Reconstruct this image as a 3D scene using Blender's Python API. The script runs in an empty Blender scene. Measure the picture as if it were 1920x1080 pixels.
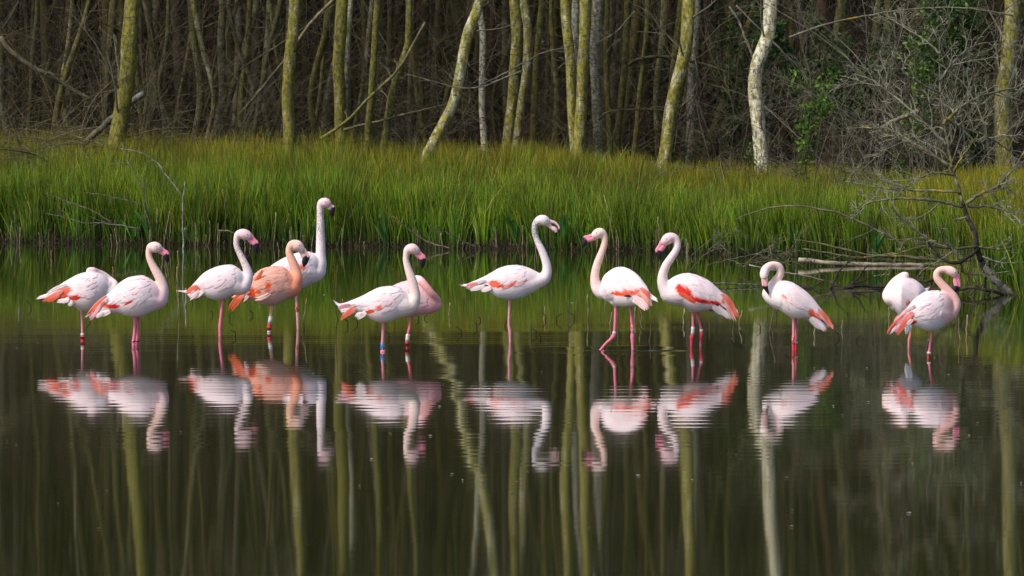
import bpy, math, random
import numpy as np
from mathutils import Vector, Matrix

random.seed(11)
RNG = np.random.default_rng(11)
SC = bpy.context.scene
COL = SC.collection

# ------------------------------------------------------------------ camera
W, H = 1920.0, 1080.0
FPX, CAM_H, Y_HOR = 7000.0, 1.82, 245.0
TILT = math.atan((H / 2 - Y_HOR) / FPX)
cam_d = bpy.data.cameras.new("camera")
cam_d.sensor_width = 36.0
cam_d.lens = FPX / W * 36.0
cam_d.clip_start, cam_d.clip_end = 0.5, 2000.0
cam_d.dof.use_dof = True
cam_d.dof.focus_distance = 33.0
cam_d.dof.aperture_fstop = 16.0
cam = bpy.data.objects.new("camera", cam_d)
COL.objects.link(cam)
cam.location = (0, 0, CAM_H)
cam.rotation_euler = (math.pi / 2 - TILT, 0, 0)
SC.camera = cam

# ------------------------------------------------------------------ light
SUN_EL, SUN_AZ = math.radians(48), math.radians(-128)   # azimuth measured from +Y clockwise: behind the camera, to the left
world = bpy.data.worlds.new("World")
SC.world = world
world.use_nodes = True
wn, wl = world.node_tree.nodes, world.node_tree.links
wn.clear()
sky = wn.new("ShaderNodeTexSky")
sky.sky_type = 'NISHITA'
sky.sun_disc = False
sky.sun_elevation = SUN_EL
sky.sun_rotation = SUN_AZ
sky.dust_density = 3.0
bg = wn.new("ShaderNodeBackground")
bg.inputs['Strength'].default_value = 0.12
wo = wn.new("ShaderNodeOutputWorld")
wl.new(sky.outputs[0], bg.inputs[0])
wl.new(bg.outputs[0], wo.inputs[0])

sun_d = bpy.data.lights.new("sun", 'SUN')
sun_d.energy = 2.1
sun_d.angle = math.radians(10)
sun_d.color = (1.0, 0.95, 0.88)
sun = bpy.data.objects.new("sun", sun_d)
COL.objects.link(sun)
sd = Vector((math.sin(SUN_AZ) * math.cos(SUN_EL), math.cos(SUN_AZ) * math.cos(SUN_EL), math.sin(SUN_EL)))
sun.rotation_euler = (-sd).to_track_quat('-Z', 'Y').to_euler()
sun.location = (-20, -20, 40)

SC.view_settings.view_transform = 'Standard'
SC.view_settings.look = 'None'
SC.view_settings.exposure = 0.60
SC.view_settings.gamma = 1.0
SC.render.engine = 'CYCLES'
SC.cycles.max_bounces = 6
SC.cycles.diffuse_bounces = 3
SC.cycles.glossy_bounces = 3
SC.cycles.transmission_bounces = 2

# ------------------------------------------------------------------ helpers
def pix(px, py, Y):
    """world point seen at photo pixel (px, py) at depth Y in front of the camera"""
    u, v = (px - W / 2) / FPX, (H / 2 - py) / FPX
    dy = math.cos(TILT) + v * math.sin(TILT)
    dz = -math.sin(TILT) + v * math.cos(TILT)
    k = Y / dy
    return np.array((u * k, Y, CAM_H + dz * k))

def water_depth(py):
    return FPX * CAM_H / (py - Y_HOR)

def tag(o, label=None, cat=None, group=None, kind=None):
    if label: o['label'] = label
    if cat: o['category'] = cat
    if group: o['group'] = group
    if kind: o['kind'] = kind
    return o

def empty(name, loc):
    o = bpy.data.objects.new(name, None)
    o.empty_display_size = 0.1
    o.location = loc
    COL.objects.link(o)
    return o

def make_mesh(name, verts, faces, mat=None, col=None, smooth=True):
    """faces: list of int arrays (n,3) or (n,4)"""
    me = bpy.data.meshes.new(name)
    verts = np.asarray(verts, dtype=np.float32)
    faces = [np.asarray(f, dtype=np.int32) for f in faces if len(f)]
    me.vertices.add(len(verts))
    me.vertices.foreach_set('co', verts.ravel())
    tot = sum(f.size for f in faces)
    npoly = sum(len(f) for f in faces)
    me.loops.add(tot)
    me.loops.foreach_set('vertex_index', np.concatenate([f.ravel() for f in faces]))
    me.polygons.add(npoly)
    sizes = np.concatenate([np.full(len(f), f.shape[1], np.int32) for f in faces])
    starts = np.concatenate([[0], np.cumsum(sizes)[:-1]]).astype(np.int32)
    me.polygons.foreach_set('loop_start', starts)
    if smooth:
        me.polygons.foreach_set('use_smooth', np.ones(npoly, dtype=bool))
    me.update(calc_edges=True)
    me.validate()
    if col is not None:
        set_col(me, col)
    if mat: me.materials.append(mat)
    return me

def set_col(me, col):
    a = me.color_attributes.new('Col', 'FLOAT_COLOR', 'POINT')
    c = np.ones((len(me.vertices), 4), np.float32)
    c[:, :3] = col
    a.data.foreach_set('color', c.ravel())

def link(name, me, parent=None, loc=None):
    o = bpy.data.objects.new(name, me)
    COL.objects.link(o)
    if parent is not None: o.parent = parent
    if loc is not None: o.location = loc
    return o

def nrm(a):
    return a / np.maximum(np.linalg.norm(a, axis=-1, keepdims=True), 1e-9)

def tubes(paths, rad, k=5, caps=False, rough=0.0):
    """paths (N,P,3), rad (N,P) -> verts, faces; vertex order path, ring, side"""
    paths = np.asarray(paths, float)
    rad = np.asarray(rad, float)
    if paths.ndim == 2: paths, rad = paths[None], rad[None]
    N, P, _ = paths.shape
    T = np.empty_like(paths)
    T[:, 1:-1] = paths[:, 2:] - paths[:, :-2]
    T[:, 0] = paths[:, 1] - paths[:, 0]
    T[:, -1] = paths[:, -1] - paths[:, -2]
    T = nrm(T)
    m = np.abs(nrm(paths[:, -1] - paths[:, 0]) + 1e-3)
    ref = np.zeros((N, 3))
    ref[np.arange(N), m.argmin(1)] = 1.0
    U = nrm(np.cross(T, ref[:, None, :]))
    V = np.cross(T, U)
    a = np.arange(k) * 2 * math.pi / k
    ring = U[:, :, None, :] * np.cos(a)[None, None, :, None] + V[:, :, None, :] * np.sin(a)[None, None, :, None]
    r = rad[:, :, None, None] * np.ones((1, 1, k, 1))
    if rough: r = r * (1 + rough * RNG.standard_normal(r.shape))
    v = (paths[:, :, None, :] + ring * r).reshape(-1, 3)
    n = np.arange(N)[:, None, None] * P * k
    i = np.arange(P - 1)[None, :, None] * k
    j = np.arange(k)[None, None, :]
    j2 = (j + 1) % k
    q = np.stack([n + i + j, n + i + j2, n + i + k + j2, n + i + k + j], -1).reshape(-1, 4)
    faces = [q]
    if caps:
        nn = np.arange(N) * P * k
        f0 = np.stack([nn + x for x in range(k)][::-1], -1)
        f1 = np.stack([nn + (P - 1) * k + x for x in range(k)], -1)
        for f in (f0, f1):
            for t in range(1, k - 1):
                faces.append(np.stack([f[:, 0], f[:, t], f[:, t + 1]], -1))
    return v, faces

def join(parts):
    """parts: list of (verts, faces[, col]) -> one (verts, faces, col)"""
    V, F, C, off = [], [], [], 0
    for p in parts:
        V.append(np.asarray(p[0]))
        F += [np.asarray(f) + off for f in p[1]]
        if len(p) > 2:
            c = np.asarray(p[2], float)
            C.append(np.broadcast_to(c, (len(p[0]), 3)))
        off += len(p[0])
    return np.concatenate(V), F, (np.concatenate(C) if C else None)

def spline(pts, n):
    """Catmull-Rom through pts (any dimension), n samples spread by chord length"""
    p = np.asarray(pts, float)
    if len(p) == 2:
        t = np.linspace(0, 1, n)[:, None]
        return p[0] * (1 - t) + p[1] * t
    q = np.vstack([2 * p[0] - p[1], p, 2 * p[-1] - p[-2]])
    d = np.concatenate([[0], np.cumsum(np.linalg.norm(np.diff(p[:, :2], axis=0), axis=1) + 1e-6)])
    s = np.linspace(0, d[-1], n)
    i = np.clip(np.searchsorted(d, s, side='right') - 1, 0, len(p) - 2)
    t = ((s - d[i]) / (d[i + 1] - d[i]))[:, None]
    a, b, c, e = q[i], q[i + 1], q[i + 2], q[i + 3]
    return 0.5 * (2 * b + (c - a) * t + (2 * a - 5 * b + 4 * c - e) * t ** 2 + (3 * b - a - 3 * c + e) * t ** 3)

def smooth(a, b, x):
    t = np.clip((np.asarray(x, float) - a) / (b - a), 0, 1)
    return t * t * (3 - 2 * t)

def grow(par, prad, per, length, spread, up=0.1, P=6, wig=0.12, tmin=0.25, rs=0.5, rng=RNG):
    """children twigs on parent polylines (N,P,3)"""
    N, PP, _ = par.shape
    idx = np.repeat(np.arange(N), per)
    M = len(idx)
    t = rng.uniform(tmin, 1.0, M) * (PP - 1) * 0.999
    i = t.astype(int)
    f = (t - i)[:, None]
    st = par[idx, i] * (1 - f) + par[idx, i + 1] * f
    r0 = (prad[idx, i] * (1 - f[:, 0]) + prad[idx, i + 1] * f[:, 0]) * rs
    tan = nrm(par[idx, i + 1] - par[idx, i])
    rv = rng.standard_normal((M, 3))
    rv -= tan * (rv * tan).sum(1, keepdims=True)
    d = nrm(tan + nrm(rv) * spread * rng.uniform(0.6, 1.3, (M, 1)) + np.array((0, 0, up)))
    plen = np.linalg.norm(np.diff(par, axis=1), axis=2).sum(1)[idx]
    L = plen * length * rng.uniform(0.4, 1.2, M) * (1.15 - 0.7 * t / (PP - 1))
    out = np.empty((M, P, 3))
    out[:, 0] = st
    for kk in range(1, P):
        d = nrm(d + wig * rng.standard_normal((M, 3)) + np.array((0, 0, up * 0.12)))
        out[:, kk] = out[:, kk - 1] + d * (L / (P - 1))[:, None]
    rad = r0[:, None] * np.linspace(1, 0.35, P)[None]
    return out, rad

# ------------------------------------------------------------------ materials
def new_mat(name):
    m = bpy.data.materials.new(name)
    m.use_nodes = True
    nt = m.node_tree
    return m, nt, nt.nodes, nt.links, nt.nodes['Principled BSDF']

def node(nt, typ, ins=None, **kw):
    n = nt.nodes.new(typ)
    for k, v in kw.items(): setattr(n, k, v)
    for k, v in (ins or {}).items(): n.inputs[k].default_value = v
    return n

def mix(nt, fac, a, b, blend='MIX'):
    n = nt.nodes.new('ShaderNodeMix')
    n.data_type = 'RGBA'
    n.blend_type = blend
    for sock, val in ((n.inputs[0], fac), (n.inputs[6], a), (n.inputs[7], b)):
        if isinstance(val, (int, float)): sock.default_value = val
        elif isinstance(val, tuple): sock.default_value = (*val, 1.0)
        else: nt.links.new(val, sock)
    return n.outputs[2]

def ramp(nt, src, lo, hi, a=0.0, b=1.0):
    n = nt.nodes.new('ShaderNodeMapRange')
    n.interpolation_type = 'SMOOTHSTEP'
    n.inputs[1].default_value, n.inputs[2].default_value = lo, hi
    n.inputs[3].default_value, n.inputs[4].default_value = a, b
    nt.links.new(src, n.inputs[0])
    return n.outputs[0]

def noise(nt, scale, detail=3.0, vec=None, sc=None, rough=0.55):
    n = node(nt, 'ShaderNodeTexNoise', {'Scale': scale, 'Detail': detail, 'Roughness': rough})
    if vec is not None:
        if sc is not None:
            mp = node(nt, 'ShaderNodeMapping', {'Scale': sc})
            nt.links.new(vec, mp.inputs[0])
            vec = mp.outputs[0]
        nt.links.new(vec, n.inputs['Vector'])
    return n.outputs[0]

def bump(nt, bsdf, src, strength, dist):
    b = node(nt, 'ShaderNodeBump', {'Strength': strength, 'Distance': dist})
    nt.links.new(src, b.inputs['Height'])
    nt.links.new(b.outputs[0], bsdf.inputs['Normal'])

# plumage, beak and leg pigment come from the colour attribute
M_bird, nt, ns, ls, b = new_mat('plumage')
tc = node(nt, 'ShaderNodeTexCoord')
at = node(nt, 'ShaderNodeAttribute', attribute_name='Col')
n1 = noise(nt, 60, 4, tc.outputs['Object'], (0.35, 1, 1.0))
c = mix(nt, 0.35, at.outputs[0], mix(nt, 1.0, at.outputs[0], (0.80, 0.74, 0.74), 'MULTIPLY'))
ls.new(mix(nt, ramp(nt, n1, 0.35, 0.65), c, at.outputs[0]), b.inputs['Base Color'])
b.inputs['Roughness'].default_value = 0.7
b.inputs['Specular IOR Level'].default_value = 0.25
bump(nt, b, noise(nt, 90, 5, tc.outputs['Object'], (0.3, 1, 1.0)), 0.35, 0.004)

M_beak, nt, ns, ls, b = new_mat('beak_and_leg_skin')
at = node(nt, 'ShaderNodeAttribute', attribute_name='Col')
ls.new(at.outputs[0], b.inputs['Base Color'])
b.inputs['Roughness'].default_value = 0.48
b.inputs['Specular IOR Level'].default_value = 0.25

M_eye, nt, ns, ls, b = new_mat('eye')
b.inputs['Base Color'].default_value = (0.02, 0.015, 0.01, 1)
b.inputs['Roughness'].default_value = 0.15

M_iris, nt, ns, ls, b = new_mat('iris')
b.inputs['Base Color'].default_value = (0.55, 0.36, 0.22, 1)
b.inputs['Roughness'].default_value = 0.2

def flat_mat(name, colr, rough=0.6):
    m, nt, ns, ls, b = new_mat(name)
    tc = node(nt, 'ShaderNodeTexCoord')
    n = noise(nt, 40, 3, tc.outputs['Object'])
    d = tuple(x * 0.75 for x in colr)
    ls.new(mix(nt, ramp(nt, n, 0.3, 0.7), d, colr), b.inputs['Base Color'])
    b.inputs['Roughness'].default_value = rough
    return m

# birch bark: white paper, olive algae, dark lenticels; object colour R = algae amount, G = brightness
M_birch, nt, ns, ls, b = new_mat('birch_bark')
tc = node(nt, 'ShaderNodeTexCoord')
oi = node(nt, 'ShaderNodeObjectInfo')
sep = node(nt, 'ShaderNodeSeparateColor')
ls.new(oi.outputs['Color'], sep.inputs[0])
off = node(nt, 'ShaderNodeVectorMath', operation='SCALE')
off.inputs[0].default_value = (37.0, 11.0, 23.0)
ls.new(oi.outputs['Random'], off.inputs['Scale'])
vv = node(nt, 'ShaderNodeVectorMath', operation='ADD')
ls.new(tc.outputs['Object'], vv.inputs[0])
ls.new(off.outputs[0], vv.inputs[1])
vec = vv.outputs[0]
big = noise(nt, 5.0, 7, vec, (1.8, 1.8, 0.7), 0.78)
fine = noise(nt, 13, 6, vec, (1.5, 1.5, 0.8), 0.75)
dash = noise(nt, 10, 3, vec, (0.9, 0.9, 3.2), 0.6)
fr_ = ramp(nt, fine, 0.36, 0.64)
pale = mix(nt, fr_, (0.15, 0.135, 0.055), (0.62, 0.59, 0.47))
alg = mix(nt, fr_, (0.040, 0.036, 0.004), (0.225, 0.205, 0.014))
add = node(nt, 'ShaderNodeMath', operation='ADD')
ls.new(big, add.inputs[0])
add2 = node(nt, 'ShaderNodeMath', operation='MULTIPLY_ADD')
ls.new(fine, add2.inputs[0])
add2.inputs[1].default_value = 0.5
add2.inputs[2].default_value = -0.25
ls.new(add2.outputs[0], add.inputs[1])
sub = node(nt, 'ShaderNodeMath', operation='SUBTRACT')
ls.new(add.outputs[0], sub.inputs[0])
inv = node(nt, 'ShaderNodeMath', operation='SUBTRACT')
inv.inputs[0].default_value = 1.0
ls.new(sep.outputs[0], inv.inputs[1])
off2 = node(nt, 'ShaderNodeMath', operation='SUBTRACT')
ls.new(inv.outputs[0], off2.inputs[0])
off2.inputs[1].default_value = 0.04
ls.new(off2.outputs[0], sub.inputs[1])
cc = mix(nt, ramp(nt, sub.outputs[0], -0.08, 0.10), pale, alg)
cc = mix(nt, ramp(nt, dash, 0.58, 0.66), cc, (0.035, 0.028, 0.02))
cc = mix(nt, ramp(nt, fine, 0.36, 0.28), cc, (0.03, 0.025, 0.018))
fis = noise(nt, 7, 5, vec, (2.2, 2.2, 0.55), 0.7)
fm = node(nt, 'ShaderNodeMath', operation='MULTIPLY')
ls.new(ramp(nt, fis, 0.54, 0.64), fm.inputs[0])
ls.new(sep.outputs[2], fm.inputs[1])
cc = mix(nt, fm.outputs[0], cc, (0.05, 0.038, 0.022))
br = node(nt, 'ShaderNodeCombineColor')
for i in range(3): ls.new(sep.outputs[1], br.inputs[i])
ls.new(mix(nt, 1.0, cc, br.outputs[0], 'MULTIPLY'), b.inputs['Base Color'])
b.inputs['Roughness'].default_value = 0.85
bump(nt, b, fine, 0.9, 0.02)

def attr_mat(name, rough=0.85, sheen=0.0, trans=0.0, nscale=9.0):
    m, nt, ns, ls, b = new_mat(name)
    tc = node(nt, 'ShaderNodeTexCoord')
    at = node(nt, 'ShaderNodeAttribute', attribute_name='Col')
    n = noise(nt, nscale, 4, tc.outputs['Object'])
    dk = mix(nt, 1.0, at.outputs[0], (0.55, 0.55, 0.55), 'MULTIPLY')
    cc = mix(nt, ramp(nt, n, 0.35, 0.65), dk, at.outputs[0])
    ls.new(cc, b.inputs['Base Color'])
    b.inputs['Roughness'].default_value = rough
    b.inputs['Specular IOR Level'].default_value = 0.25
    if trans:
        tr = node(nt, 'ShaderNodeBsdfTranslucent')
        ls.new(cc, tr.inputs[0])
        ms = node(nt, 'ShaderNodeMixShader', {0: trans})
        ls.new(b.outputs[0], ms.inputs[1])
        ls.new(tr.outputs[0], ms.inputs[2])
        ls.new(ms.outputs[0], nt.nodes['Material Output'].inputs[0])
    return m
M_wood = attr_mat('woodland_bark', nscale=6.0)
M_twig = attr_mat('twig_bark', nscale=22.0)
M_grass = attr_mat('rush_blade', rough=0.55, trans=0.15, nscale=1.3)
M_leaf = attr_mat('leaf', rough=0.5, trans=0.35, nscale=3.0)

M_soil, nt, ns, ls, b = new_mat('peaty_soil')
tc = node(nt, 'ShaderNodeTexCoord')
n = noise(nt, 4, 6, tc.outputs['Object'])
ls.new(mix(nt, ramp(nt, n, 0.3, 0.7), (0.012, 0.009, 0.006), (0.05, 0.036, 0.02)), b.inputs['Base Color'])
b.inputs['Roughness'].default_value = 0.95
bump(nt, b, n, 0.8, 0.05)

M_water, nt, ns, ls, b = new_mat('pond_water')
b.inputs['Base Color'].default_value = (0.018, 0.021, 0.006, 1)
b.inputs['Roughness'].default_value = 0.040
b.inputs['IOR'].default_value = 1.7
# ------------------------------------------------------------------ shoreline and ground
SHORE_PX = [(-1500, 450), (-300, 452), (0, 453), (300, 459), (600, 461), (900, 465), (1200, 471), (1450, 479), (1650, 486),
            (1780, 494), (1835, 512), (1862, 540), (1920, 556), (2150, 566), (3500, 575)]
_sh = np.array([pix(x, y, water_depth(y))[:2] for x, y in SHORE_PX])
def shore_y(x):
    x = np.asarray(x, float)
    return np.interp(x, _sh[:, 0], _sh[:, 1]) + 0.10 * np.sin(x * 2.9 + 1) + 0.07 * np.sin(x * 6.7)

def ground_z(x, y):
    x, y = np.asarray(x, float), np.asarray(y, float)
    ye = shore_y(x)
    sl = (shore_y(x + 0.3) - shore_y(x - 0.3)) / 0.6
    d = (y - ye) / np.sqrt(1 + np.minimum(sl * sl, 9))
    hb = 0.60 - 0.22 * smooth(1.0, 4.5, x)
    z = np.where(d < 0, np.maximum(d * 0.35, -0.45), hb * smooth(-0.3, 4.2, d) * 0.97 + 0.03 * np.minimum(d, 1) * 2)
    z = z + 0.9 * smooth(8, 50, d) + 24 * smooth(42, 130, d)  # last term: added hill behind the wood, shuts out bright sky between trunks
    z = z + np.where(d > 0, 0.05 * np.sin(x * 1.3 + y) * np.sin(y * 0.9) * smooth(0, 2, d), 0)
    return z

gx = np.unique(np.concatenate([np.linspace(-160, -22, 24), np.linspace(-22, 22, 180), np.linspace(22, 160, 24)]))
gy = np.unique(np.concatenate([np.linspace(-80, 36, 20), np.linspace(36, 70, 140), np.linspace(70, 240, 50)]))
X, Y = np.meshgrid(gx, gy)
Z = ground_z(X, Y)
def grid_faces(nx, ny):
    i, j = np.meshgrid(np.arange(nx - 1), np.arange(ny - 1))
    a = (j * nx + i).ravel()
    return np.stack([a, a + 1, a + nx + 1, a + nx], -1)
g = link('ground', make_mesh('ground', np.stack([X, Y, Z], -1).reshape(-1, 3), [grid_faces(len(gx), len(gy))], M_soil))
tag(g, 'dark peaty ground of the bank and woodland floor', kind='structure')

# ------------------------------------------------------------------ water with real ripples
wx = np.unique(np.concatenate([np.linspace(-160, -9.5, 12), np.linspace(-9.5, 9.5, 240), np.linspace(9.5, 160, 12)]))
wy = np.unique(np.concatenate([np.linspace(-80, 14, 10), np.arange(14, 36, 0.032), np.arange(36, 64, 0.08)]))
X, Y = np.meshgrid(wx, wy)
r_w = np.random.default_rng(5)
Zw = np.zeros_like(X)
for k in range(46):
    lam = r_w.uniform(0.13, 0.36) if k < 34 else r_w.uniform(0.9, 2.4)
    ang = r_w.normal(0, 0.20)
    kk = 2 * math.pi / lam
    slope = 0.00034 if k < 34 else 0.00026
    env = 0.55 + 0.45 * np.sin(X * r_w.uniform(0.2, 0.8) + Y * r_w.uniform(0.3, 1.0) + r_w.uniform(0, 6))
    Zw += env * slope / kk * np.sin(kk * (math.sin(ang) * X + math.cos(ang) * Y) + r_w.uniform(0, 6.28))
amp = 0.55 + 2.1 * np.exp(-((Y - 26.0) / 5.0) ** 2) + 1.4 * np.exp(-((Y - 33.3) / 2.2) ** 2)
amp = np.where(Y > 37, 0.30 + 0.5 * np.exp(-((Y - 37) / 1.5) ** 2), amp)
fade = smooth(-9.5, -9.2, X) * smooth(9.5, 9.2, X) * smooth(14, 14.5, Y) * smooth(64, 63, Y)
Zw *= amp * fade
# the wake round the wading bird's foot
ft = pix(1180, 658, water_depth(657.5))
rr = np.hypot((X - ft[0]) / 1.5, Y - ft[1])
Zw += 0.0008 * np.exp(-((rr - 0.6) / 0.12) ** 2) * fade
xa, xb = pix(1105, 657, ft[1])[0], pix(1350, 657, ft[1])[0]
wv = smooth(xa, xa + .2, X) * smooth(xb, xb - .6, X) * (0.65 + .35 * np.sin(X * 9.0 + 1) * np.sin(X * 3.1))
Zw += 0.011 * wv * np.exp(-((Y - ft[1] + .06 * (X - xa) - .02 * np.sin(X * 5)) / 0.05) ** 2)
wobj = link('water', make_mesh('water', np.stack([X, Y, Zw], -1).reshape(-1, 3), [grid_faces(len(wx), len(wy))], M_water))
tag(wobj, 'still dark pond water with fine ripples', kind='structure')

# ------------------------------------------------------------------ rushes
def blades(x, y, z, h, wd, lean, az, c0, c1, c2, P=4):
    n = len(x)
    t = np.linspace(0, 1, P)
    d = np.stack([np.cos(az), np.sin(az)], -1)
    bend = lean[:, None] * (t[None] ** 1.8) * h[:, None]
    px = x[:, None] + d[:, :1] * bend
    py = y[:, None] + d[:, 1:] * bend
    pz = z[:, None] + h[:, None] * t[None] * np.sqrt(np.maximum(1 - (lean[:, None] * t[None]) ** 2 * 0.5, 0.2))
    fa = RNG.uniform(-0.9, 0.9, n)
    sx, sy = np.cos(fa) * wd / 2, np.sin(fa) * wd / 2
    wt = np.array([1.0, 0.95, 0.7, 0.12]) if P == 4 else np.interp(t, [0, 0.25, 0.7, 1], [0.7, 1, 0.75, 0.06])
    v = np.empty((n, P, 2, 3))
    for s, q in ((0, -1), (1, 1)):
        v[:, :, s, 0] = px + q * sx[:, None] * wt
        v[:, :, s, 1] = py + q * sy[:, None] * wt
        v[:, :, s, 2] = pz
    tt = t[None, :, None]
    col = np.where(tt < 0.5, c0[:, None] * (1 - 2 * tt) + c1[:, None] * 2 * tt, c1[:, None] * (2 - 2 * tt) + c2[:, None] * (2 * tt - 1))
    col = np.repeat(col[:, :, None], 2, 2)
    b0 = np.arange(n)[:, None] * P * 2 + np.arange(P - 1)[None] * 2
    q = np.stack([b0, b0 + 1, b0 + 3, b0 + 2], -1).reshape(-1, 4)
    return v.reshape(-1, 3), [q], col.reshape(-1, 3)

def pick(cols, w, n):
    cols = np.array(cols, float)
    i = RNG.choice(len(cols), n, p=np.array(w) / sum(w))
    return cols[i] * RNG.uniform(0.55, 1.5, (n, 1))

def rush_bed(ntus, per, dmin, dmax, hmul, name, label):
    M_ = int(ntus * 7.5)
    tx, ty = RNG.uniform(-11.5, 9.5, M_), RNG.uniform(40, 71, M_)
    sl = np.minimum(np.abs((shore_y(tx + 0.3) - shore_y(tx - 0.3)) / 0.6), 3)
    td = (ty - shore_y(tx)) / np.sqrt(1 + sl * sl)
    ok = (td > dmin) & ((td < dmax) | ((tx > 3.6) & (td > dmin) & (ty < 58) & (dmax > 2)))
    tx, ty, td = tx[ok], ty[ok], td[ok]
    print('tussocks', name, len(tx))
    th = RNG.uniform(0.88, 1.12, len(tx)) * np.interp(tx, [-10, -7, -4, -1.5, 0.5, 3, 4.5, 6], [1.20, 1.13, 1.08, .99, .90, .80, .82, .76]) * hmul
    th *= 1 + 0.03 * np.sin(tx * 1.7 + 0.6) + 0.04 * np.sin(tx * 3.7)
    tb = RNG.uniform(0, 1, len(tx))
    tl = RNG.uniform(0.7, 1.35, len(tx))
    i = np.repeat(np.arange(len(tx)), per)
    n = len(i)
    ang, rad = RNG.uniform(0, 6.283, n), np.abs(RNG.normal(0, 0.11, n))
    x, y = tx[i] + np.cos(ang) * rad, ty[i] + np.sin(ang) * rad
    z = ground_z(x, y) - 0.03
    h = th[i] * RNG.uniform(0.5, 1.08, n)
    lean = np.clip(rad * 0.9 + np.abs(RNG.normal(0, 0.12, n)), 0, 0.9)
    az = ang + RNG.normal(0, 0.6, n)
    back = smooth(0.4, 3.6, td[i]) * 0.70 + 0.15 * tb[i]
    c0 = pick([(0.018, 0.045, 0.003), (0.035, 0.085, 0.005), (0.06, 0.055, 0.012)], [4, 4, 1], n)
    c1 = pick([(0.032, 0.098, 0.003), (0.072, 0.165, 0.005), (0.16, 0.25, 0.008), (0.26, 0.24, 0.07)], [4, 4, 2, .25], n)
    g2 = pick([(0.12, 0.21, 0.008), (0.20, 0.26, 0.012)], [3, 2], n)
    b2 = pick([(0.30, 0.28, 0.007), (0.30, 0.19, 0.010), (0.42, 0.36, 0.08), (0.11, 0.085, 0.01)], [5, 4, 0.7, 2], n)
    k = (RNG.uniform(0, 1, n) < back)[:, None]
    c2 = np.where(k, b2, g2)
    c1 = np.where(k & (RNG.uniform(0, 1, (n, 1)) < 0.45), c1 * 0.5 + b2 * 0.4, c1)
    hue = np.stack([RNG.uniform(.65, 1.35, len(tx)), RNG.uniform(.88, 1.1, len(tx)), np.ones(len(tx))], -1)[i]
    c1, c2 = c1 * hue, c2 * (0.5 + 0.5 * hue)
    c0, c1, c2 = c0 * tl[i][:, None], c1 * tl[i][:, None], c2 * (0.5 + 0.5 * tl[i][:, None])
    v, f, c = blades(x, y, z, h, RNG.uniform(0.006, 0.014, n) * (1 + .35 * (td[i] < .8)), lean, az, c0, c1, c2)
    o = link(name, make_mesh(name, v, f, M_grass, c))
    tag(o, label, kind='stuff')
    return o
rush_bed(2300, 54, 0.0, 5.2, 1.0, 'grass', 'dense green rushes with olive brown tips along the bank')
rush_bed(1000, 26, -0.12, 0.5, 0.80, 'grass', 'fresh green rush shoots fringing the water edge')

# bent and broken blades that break up the bed
n = 5200
x = RNG.uniform(-11, 9, n); td_ = RNG.uniform(-0.05, 4.5, n)
sl = np.minimum(np.abs((shore_y(x + 0.3) - shore_y(x - 0.3)) / 0.6), 3)
y = shore_y(x) + td_ * np.sqrt(1 + sl * sl)
k_ = y < 69
x, y = x[k_], y[k_]; n = len(x)
c1 = pick([(0.10, 0.20, 0.008), (0.30, 0.25, 0.09), (0.20, 0.15, 0.05), (0.16, 0.24, 0.012)], [4, 2, 2, 4], n)
v, f, c = blades(x, y, ground_z(x, y), RNG.uniform(0.6, 1.25, n) * (1 - .25 * smooth(.5, 4.5, x)), RNG.uniform(0.006, 0.012, n), RNG.uniform(0.2, 1.0, n), RNG.uniform(0, 6.28, n), c1 * .5, c1, c1 * 1.1)
tag(link('grass', make_mesh('grass', v, f, M_grass, c)), 'bent and bleached blades leaning among the rushes', kind='stuff')

# litter and dead stems matted at the water line
n = 5200
x = RNG.uniform(-10.5, 4.4, n)
sl = np.minimum(np.abs((shore_y(x + 0.3) - shore_y(x - 0.3)) / 0.6), 3)
y = shore_y(x) + RNG.uniform(-0.25, 0.25, n) * np.sqrt(1 + sl * sl)
h = RNG.uniform(0.04, 0.22, n)
c = pick([(0.05, 0.035, 0.018), (0.11, 0.08, 0.04), (0.03, 0.022, 0.014), (0.20, 0.15, 0.07)], [4, 3, 4, 1], n)
v, f, cc = blades(x, y, np.maximum(ground_z(x, y), -0.02), h, RNG.uniform(0.006, 0.014, n), RNG.uniform(0.2, 1.3, n), RNG.uniform(0, 6.28, n), c * 0.4, c * .6, c * .7)
tag(link('litter', make_mesh('litter', v, f, M_twig, cc)), 'brown dead litter matted along the waterline', kind='stuff')

# ------------------------------------------------------------------ woodland far behind (one mass) and its thicket
r_f = np.random.default_rng(21)
def far_trunks(n, y0, y1, w0, w1, xs):
    y = r_f.uniform(y0, y1, n)
    x = r_f.uniform(-1, 1, n) * (xs + (y - 60) * 0.14)
    P = 7
    H = r_f.uniform(10, 17, n)
    t = np.linspace(0, 1, P)
    lx, ly = r_f.normal(0, 0.07, n), r_f.normal(0, 0.05, n)
    path = np.empty((n, P, 3))
    path[:, :, 0] = x[:, None] + lx[:, None] * H[:, None] * t + r_f.normal(0, 0.12, (n, P)) * np.sin(t * 3.1)
    path[:, :, 1] = y[:, None] + ly[:, None] * H[:, None] * t
    path[:, :, 2] = ground_z(x, y)[:, None] - 0.2 + H[:, None] * t
    rad = r_f.uniform(w0, w1, n)[:, None] * np.interp(t, [0, 0.05, 1], [1.3, 1.0, 0.35])[None]
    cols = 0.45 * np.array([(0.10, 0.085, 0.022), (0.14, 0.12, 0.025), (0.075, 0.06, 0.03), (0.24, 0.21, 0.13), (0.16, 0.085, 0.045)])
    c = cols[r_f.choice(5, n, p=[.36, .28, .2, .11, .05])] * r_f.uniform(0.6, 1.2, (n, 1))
    v, f = tubes(path, rad, 6)
    return v, f, np.repeat(c, P * 6, 0), path, rad
v1, f1, c1, p1, rd1 = far_trunks(1500, 72, 116, 0.05, 0.15, 13)
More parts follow.
